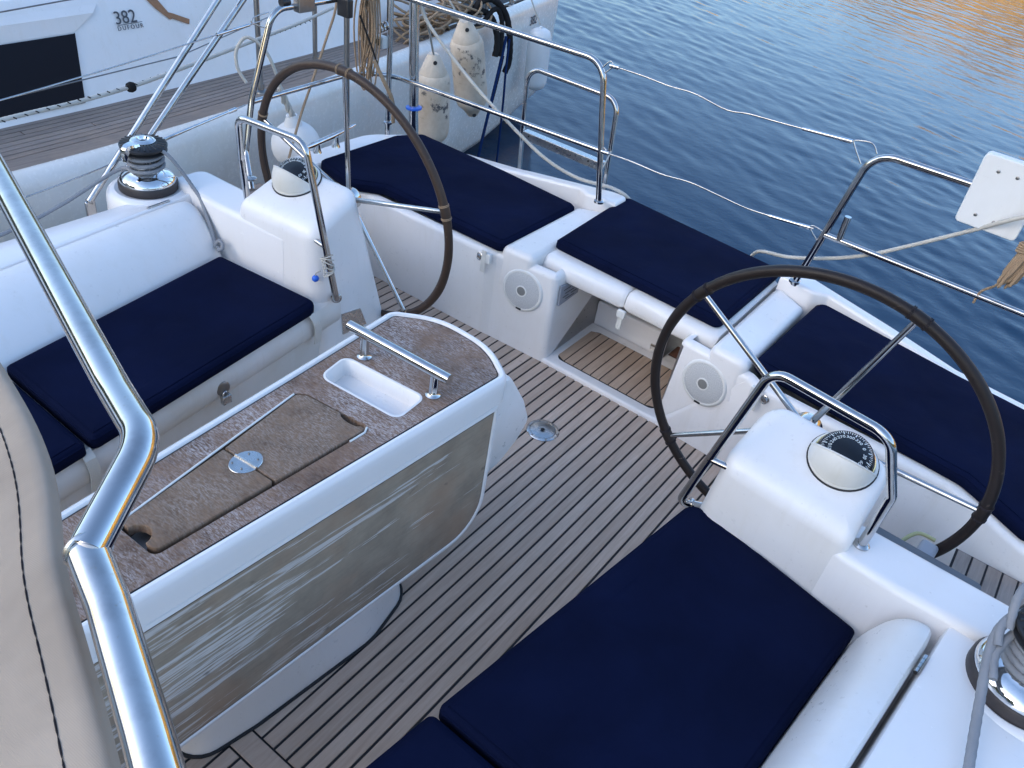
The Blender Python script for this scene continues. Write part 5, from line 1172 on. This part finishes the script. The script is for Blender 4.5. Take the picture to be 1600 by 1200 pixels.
# side-deck planks: wide covering board outboard, then narrow strips
def strip(t0, t1, y0, y1, mat, gap=0.0032):
    ys = [y0 + (y1 - y0) * k / 26 for k in range(27)]; secs = []
    for y in ys:
        a = sm(EDGE, y) - 0.010; b = sm(BASE, y); xa = a + (b - a) * t0 - gap; xb = a + (b - a) * t1 + gap
        secs.append([(xa, y, 0.49), (xa, y, 0.4985), (xb, y, 0.4985), (xb, y, 0.49)])
    return obj('plank', *loft_geo(secs), mat, dk, 0)
strip(0.0, 0.27, -3.2, 5.55, 'teak_deck')
for k in range(8):
    t0 = 0.27 + 0.73 * k / 8; t1 = 0.27 + 0.73 * (k + 1) / 8; cut = [1.35, 3.6, 0.7, 2.05, 4.4, 1.75, 3.1, 0.9][k]
    strip(t0, t1, -3.2, cut - 0.0025, 'teak_deck'); strip(t0, t1, cut + 0.0025, 5.55, 'teak_deck')
# cabin side / coaming: leaning wall with a recessed window
LEAN = 0.32
def cab(y, z, out=0.0): return (sm(BASE, y) - (z - 0.5) * LEAN + out, y, z)
CY = [-3.2, -2, -1, 0, 0.6, 1.2, 1.7, 2.0, 2.2, 2.5, 2.9, 3.3, 3.8, 4.4, 5.0, 5.5]
secs = [[cab(y, 0.488, 0.012), cab(y, 0.52, 0.004), cab(y, 0.80), cab(y, 0.94), (cab(y, 0.975)[0] - 0.02, y, 0.975), (cab(y, 0.99)[0] - 0.12, y, 0.992), (cab(y, 1.0)[0] - 1.4, y, 1.03)] for y in CY]
cb = obj('cabin', *loft_geo(secs, closed=False, caps=True), 'gelcoat', ny)
def patch(name, pts, out, mat, parent, th=0.004):
    a = [cab(y, z, out) for y, z in pts]; b = [cab(y, z, out - th) for y, z in pts]; n = len(pts)
    return obj(name, a + b, [tuple(range(n))] + [(i, (i + 1) % n, n + (i + 1) % n, n + i) for i in range(n)], mat, parent, 0)
wy = [-2.6, -1.6, -0.6, 0.2, 0.9, 1.5, 1.9]
wc = [(y, y) for y in wy] + [(2.05, 2.11), (2.13, 2.190)]
wa = [cab(a, 0.528, 0.010) for a, b in wc]; wb = [cab(b, 0.820, 0.010) for a, b in wc]; n = len(wc)
win = obj('window', wa + wb + [(x - 0.014, y, z) for x, y, z in wa + wb], [(i, i + 1, n + i + 1, n + i) for i in range(n - 1)] + [(n - 1, 2 * n - 1, 4 * n - 1, 3 * n - 1)] + [(i, 2 * n + i, 2 * n + i + 1, i + 1) for i in range(n - 1)], 'dark_window', cb, 0)
# ledge above the window: slopes outwards and is lit less
ll = wy + [2.19]
va = [cab(y, 0.822, 0.003) for y in ll]; vb = [cab(y + (0.12 if k == len(ll) - 1 else 0), 0.893, 0.016) for k, y in enumerate(ll)]; vc = [cab(y + (0.16 if k == len(ll) - 1 else 0), 0.925, 0.002) for k, y in enumerate(ll)]
n = len(ll); obj('window_ledge', va + vb + vc, [(i, i + 1, n + i + 1, n + i) for i in range(n - 1)] + [(n + i, n + i + 1, 2 * n + i + 1, 2 * n + i) for i in range(n - 1)], 'gelcoat', cb, 0)
up = Vector((-LEAN, 0, 1)).normalized(); along = Vector((-0.09, 1, 0)); along = (along - up * along.dot(up)).normalized(); nrm = along.cross(up)
def on_cabin(y, z, out=0.008):
    p = cab(y, z, out); return Matrix(((along.x, up.x, nrm.x, p[0]), (along.y, up.y, nrm.y, p[1]), (along.z, up.z, nrm.z, p[2]), (0, 0, 0, 1)))
text_mesh('lettering', '382', 0.086, on_cabin(2.478, 0.850), 'lettering', cb)
text_mesh('lettering', 'DUFOUR', 0.029, on_cabin(2.492, 0.806), 'lettering', cb, sp=1.45)
obj('lettering_rule', *sweep([on_cabin(2.425, 0.822).translation, on_cabin(2.565, 0.822).translation], 0.0014, 5), 'lettering', cb)
patch('tape', [(2.66, 0.945), (2.60, 0.945), (2.665, 0.868), (2.735, 0.808), (2.750, 0.812), (2.845, 0.772), (2.855, 0.795), (2.765, 0.832), (2.735, 0.842)], 0.006, 'tan_tape', cb)
# hull number near the stern
hx_ = lambda y: sm(EDGE, y) + 0.097
al2 = Vector((hx_(6.5) - hx_(6.2), 0.3, 0)).normalized(); up2 = Vector((0, 0, 1)); n2 = al2.cross(up2)
text_mesh('lettering', '382', 0.105, Matrix(((al2.x, up2.x, n2.x, hx_(6.25) + 0.004), (al2.y, up2.y, n2.y, 6.25), (al2.z, up2.z, n2.z, 0.37), (0, 0, 0, 1))), 'lettering', ny)
# toe rail, stanchions and lifelines
secs = [[(sm(EDGE, y) - 0.055, y, 0.498), (sm(EDGE, y) - 0.055, y, 0.520), (sm(EDGE, y) - 0.040, y, 0.520), (sm(EDGE, y) - 0.040, y, 0.498)] for y in [4.4 + 0.2 * k for k in range(13)]]
obj('toe_rail', *loft_geo(secs), 'satin_steel', ny)
for x, y, top in ((-2.500, 2.995, 1.15), (-2.700, 3.575, 1.15), (-2.90, 5.50, 1.15), (-3.02, 6.0, 1.15)):
    s_ = tube('stanchion', [(x, y, 0.49), (x - 0.02, y + 0.01, top)], 0.0145, 'dark_steel', ny, 12)
    lathe('stanchion_base', [(0.040, 0.498), (0.038, 0.506), (0.020, 0.514), (0.018, 0.545)], frame((x, y, 0), (0, 0, 1)), 'dark_steel', s_, 16)
tube('lifeline', [(-2.20, -1.5, 0.80), (-2.19, 1.475, 0.838), (-2.275, 2.356, 0.850), (-2.515, 3.0, 0.86), (-2.71, 3.58, 0.875), (-2.91, 5.5, 0.9)], 0.0030, 'dark_steel', ny, 6)
tube('lifeline', [(-2.40, -1.5, 0.99), (-2.685, 1.795, 1.0), (-2.744, 2.128, 1.0), (-2.80, 3.0, 1.0)], 0.0035, 'dark_steel', ny, 6)
# heap of line on the neighbouring deck
hp_ = thing('rope_heap', 'tangled heap of tan rope on the neighbouring deck behind the pole', 'rope', (-2.75, 4.75, 0.5))
for j in range(26):
    cx = -2.80 + random.uniform(-0.10, 0.10); cy = 4.78 + random.uniform(-0.30, 0.42); a0 = random.uniform(0, 6.28); rx, ry = random.uniform(0.05, 0.12), random.uniform(0.10, 0.22); zz = 0.505 + random.uniform(0, 0.20)
    pts = [(cx + rx * math.cos(a0 + 2 * math.pi * k / 9), cy + ry * math.sin(a0 + 2 * math.pi * k / 9), zz + 0.07 * math.sin(2 * math.pi * k / 9 + j)) for k in range(10)]
    rope('coil', pts, 0.0085, 'rope_beige', hp_, res=7, step=0.02, per=4)

# ================================================================== FOREGROUND FRAME AND CANVAS
ff_ = thing('sprayhood_tube', 'thick polished steel tube frame close to the camera at left', 'tube frame', (0.55, 0.22, 1.66))
obj('bow', *sweep(fillet([(-1.47, 0.20, 0.62), (-1.36, 0.42, 1.58), (-0.45, 0.605, 1.69), (0.171, 0.425, 1.714), (0.625, 0.287, 1.714), (0.708, 0.262, 1.722), (0.757, 0.178, 1.700)], [0, 0.22, 0.8, 0.6, 0.30, 0.055, 0], 12), 0.0146, 28), 'steel', ff_, 60)
obj('side_arm', *sweep([(0.750, 0.181, 1.697), (0.804, 0.164, 1.690), (0.909, 0.123, 1.702), (0.99, 0.09, 1.705), (1.12, 0.03, 1.70), (1.24, -0.05, 1.62), (1.34, -0.16, 1.40), (1.44, -0.32, 0.62)], 0.0150, 28), 'steel', ff_, 60)
obj('weld', *sweep([Vector((0.757, 0.179, 1.699)) + (Vector((0.30, 0.9, 0.2)).normalized() * math.cos(2 * math.pi * j / 24) * 0.0152 + Vector((-0.25, -0.1, 1)).normalized() * math.sin(2 * math.pi * j / 24) * 0.0152) for j in range(24)], 0.0020, 6, closed=True), 'satin_steel', ff_)
cv = thing('sprayhood_canvas', 'beige stitched canvas flap hanging beside the steel tube at bottom left', 'canvas', (0.6, 0.12, 1.6))
edge = spline([(0.16, 0.335, 1.60), (0.391, 0.288, 1.614), (0.585, 0.233, 1.648), (0.705, 0.178, 1.662), (0.80, 0.140, 1.668), (0.885, 0.108, 1.668), (0.98, 0.07, 1.668)], 8)
dn_ = Vector((-0.24, -0.62, -0.46)).normalized(); bulge = Vector((-0.25, -0.35, 0.9)).normalized()
def flap(d, lift, k): 
    w_ = 0.004 * mnoise.noise((k * 0.13, d * 9, 0))
    return edge[k] + dn_ * d + bulge * (lift + w_)
D = [(0.0, 0.0), (0.004, 0.0045), (0.012, 0.006), (0.03, 0.0075), (0.06, 0.009), (0.10, 0.010), (0.15, 0.009), (0.20, 0.006), (0.26, 0.0)]
secs = []
for k in range(len(edge)):
    top_ = [flap(d, l, k) for d, l in D]; bot = [flap(d, l - 0.012, k) for d, l in reversed(D)]
    secs.append(top_ + bot)
obj('flap', *loft_geo(secs), 'canvas', cv, 60)
def seam(d, l, r): return [flap(d, l, k) for k in range(len(edge))]
for d, l in ((0.026, 0.0078), (0.135, 0.0100)):
    P = resample(seam(d, l, 0), 0.0042)
    obj('stitching', *sweep(P, [0.0007 if k % 4 != 3 else 0.00025 for k in range(len(P))], 5), 'thread_dark', cv)
nv = thing('sprayhood_window', 'dark navy cover edge under the beige canvas at the corner', 'canvas', (0.8, 0.0, 1.55))
secs = [[edge[k] + dn_ * d + bulge * (h - 0.045) for d, h in ((0.14, 0.0), (0.22, 0.004), (0.40, 0.0), (0.40, -0.02), (0.14, -0.02))] for k in range(4, len(edge))]
obj('cover', *loft_geo(secs), 'navy', nv, 60)
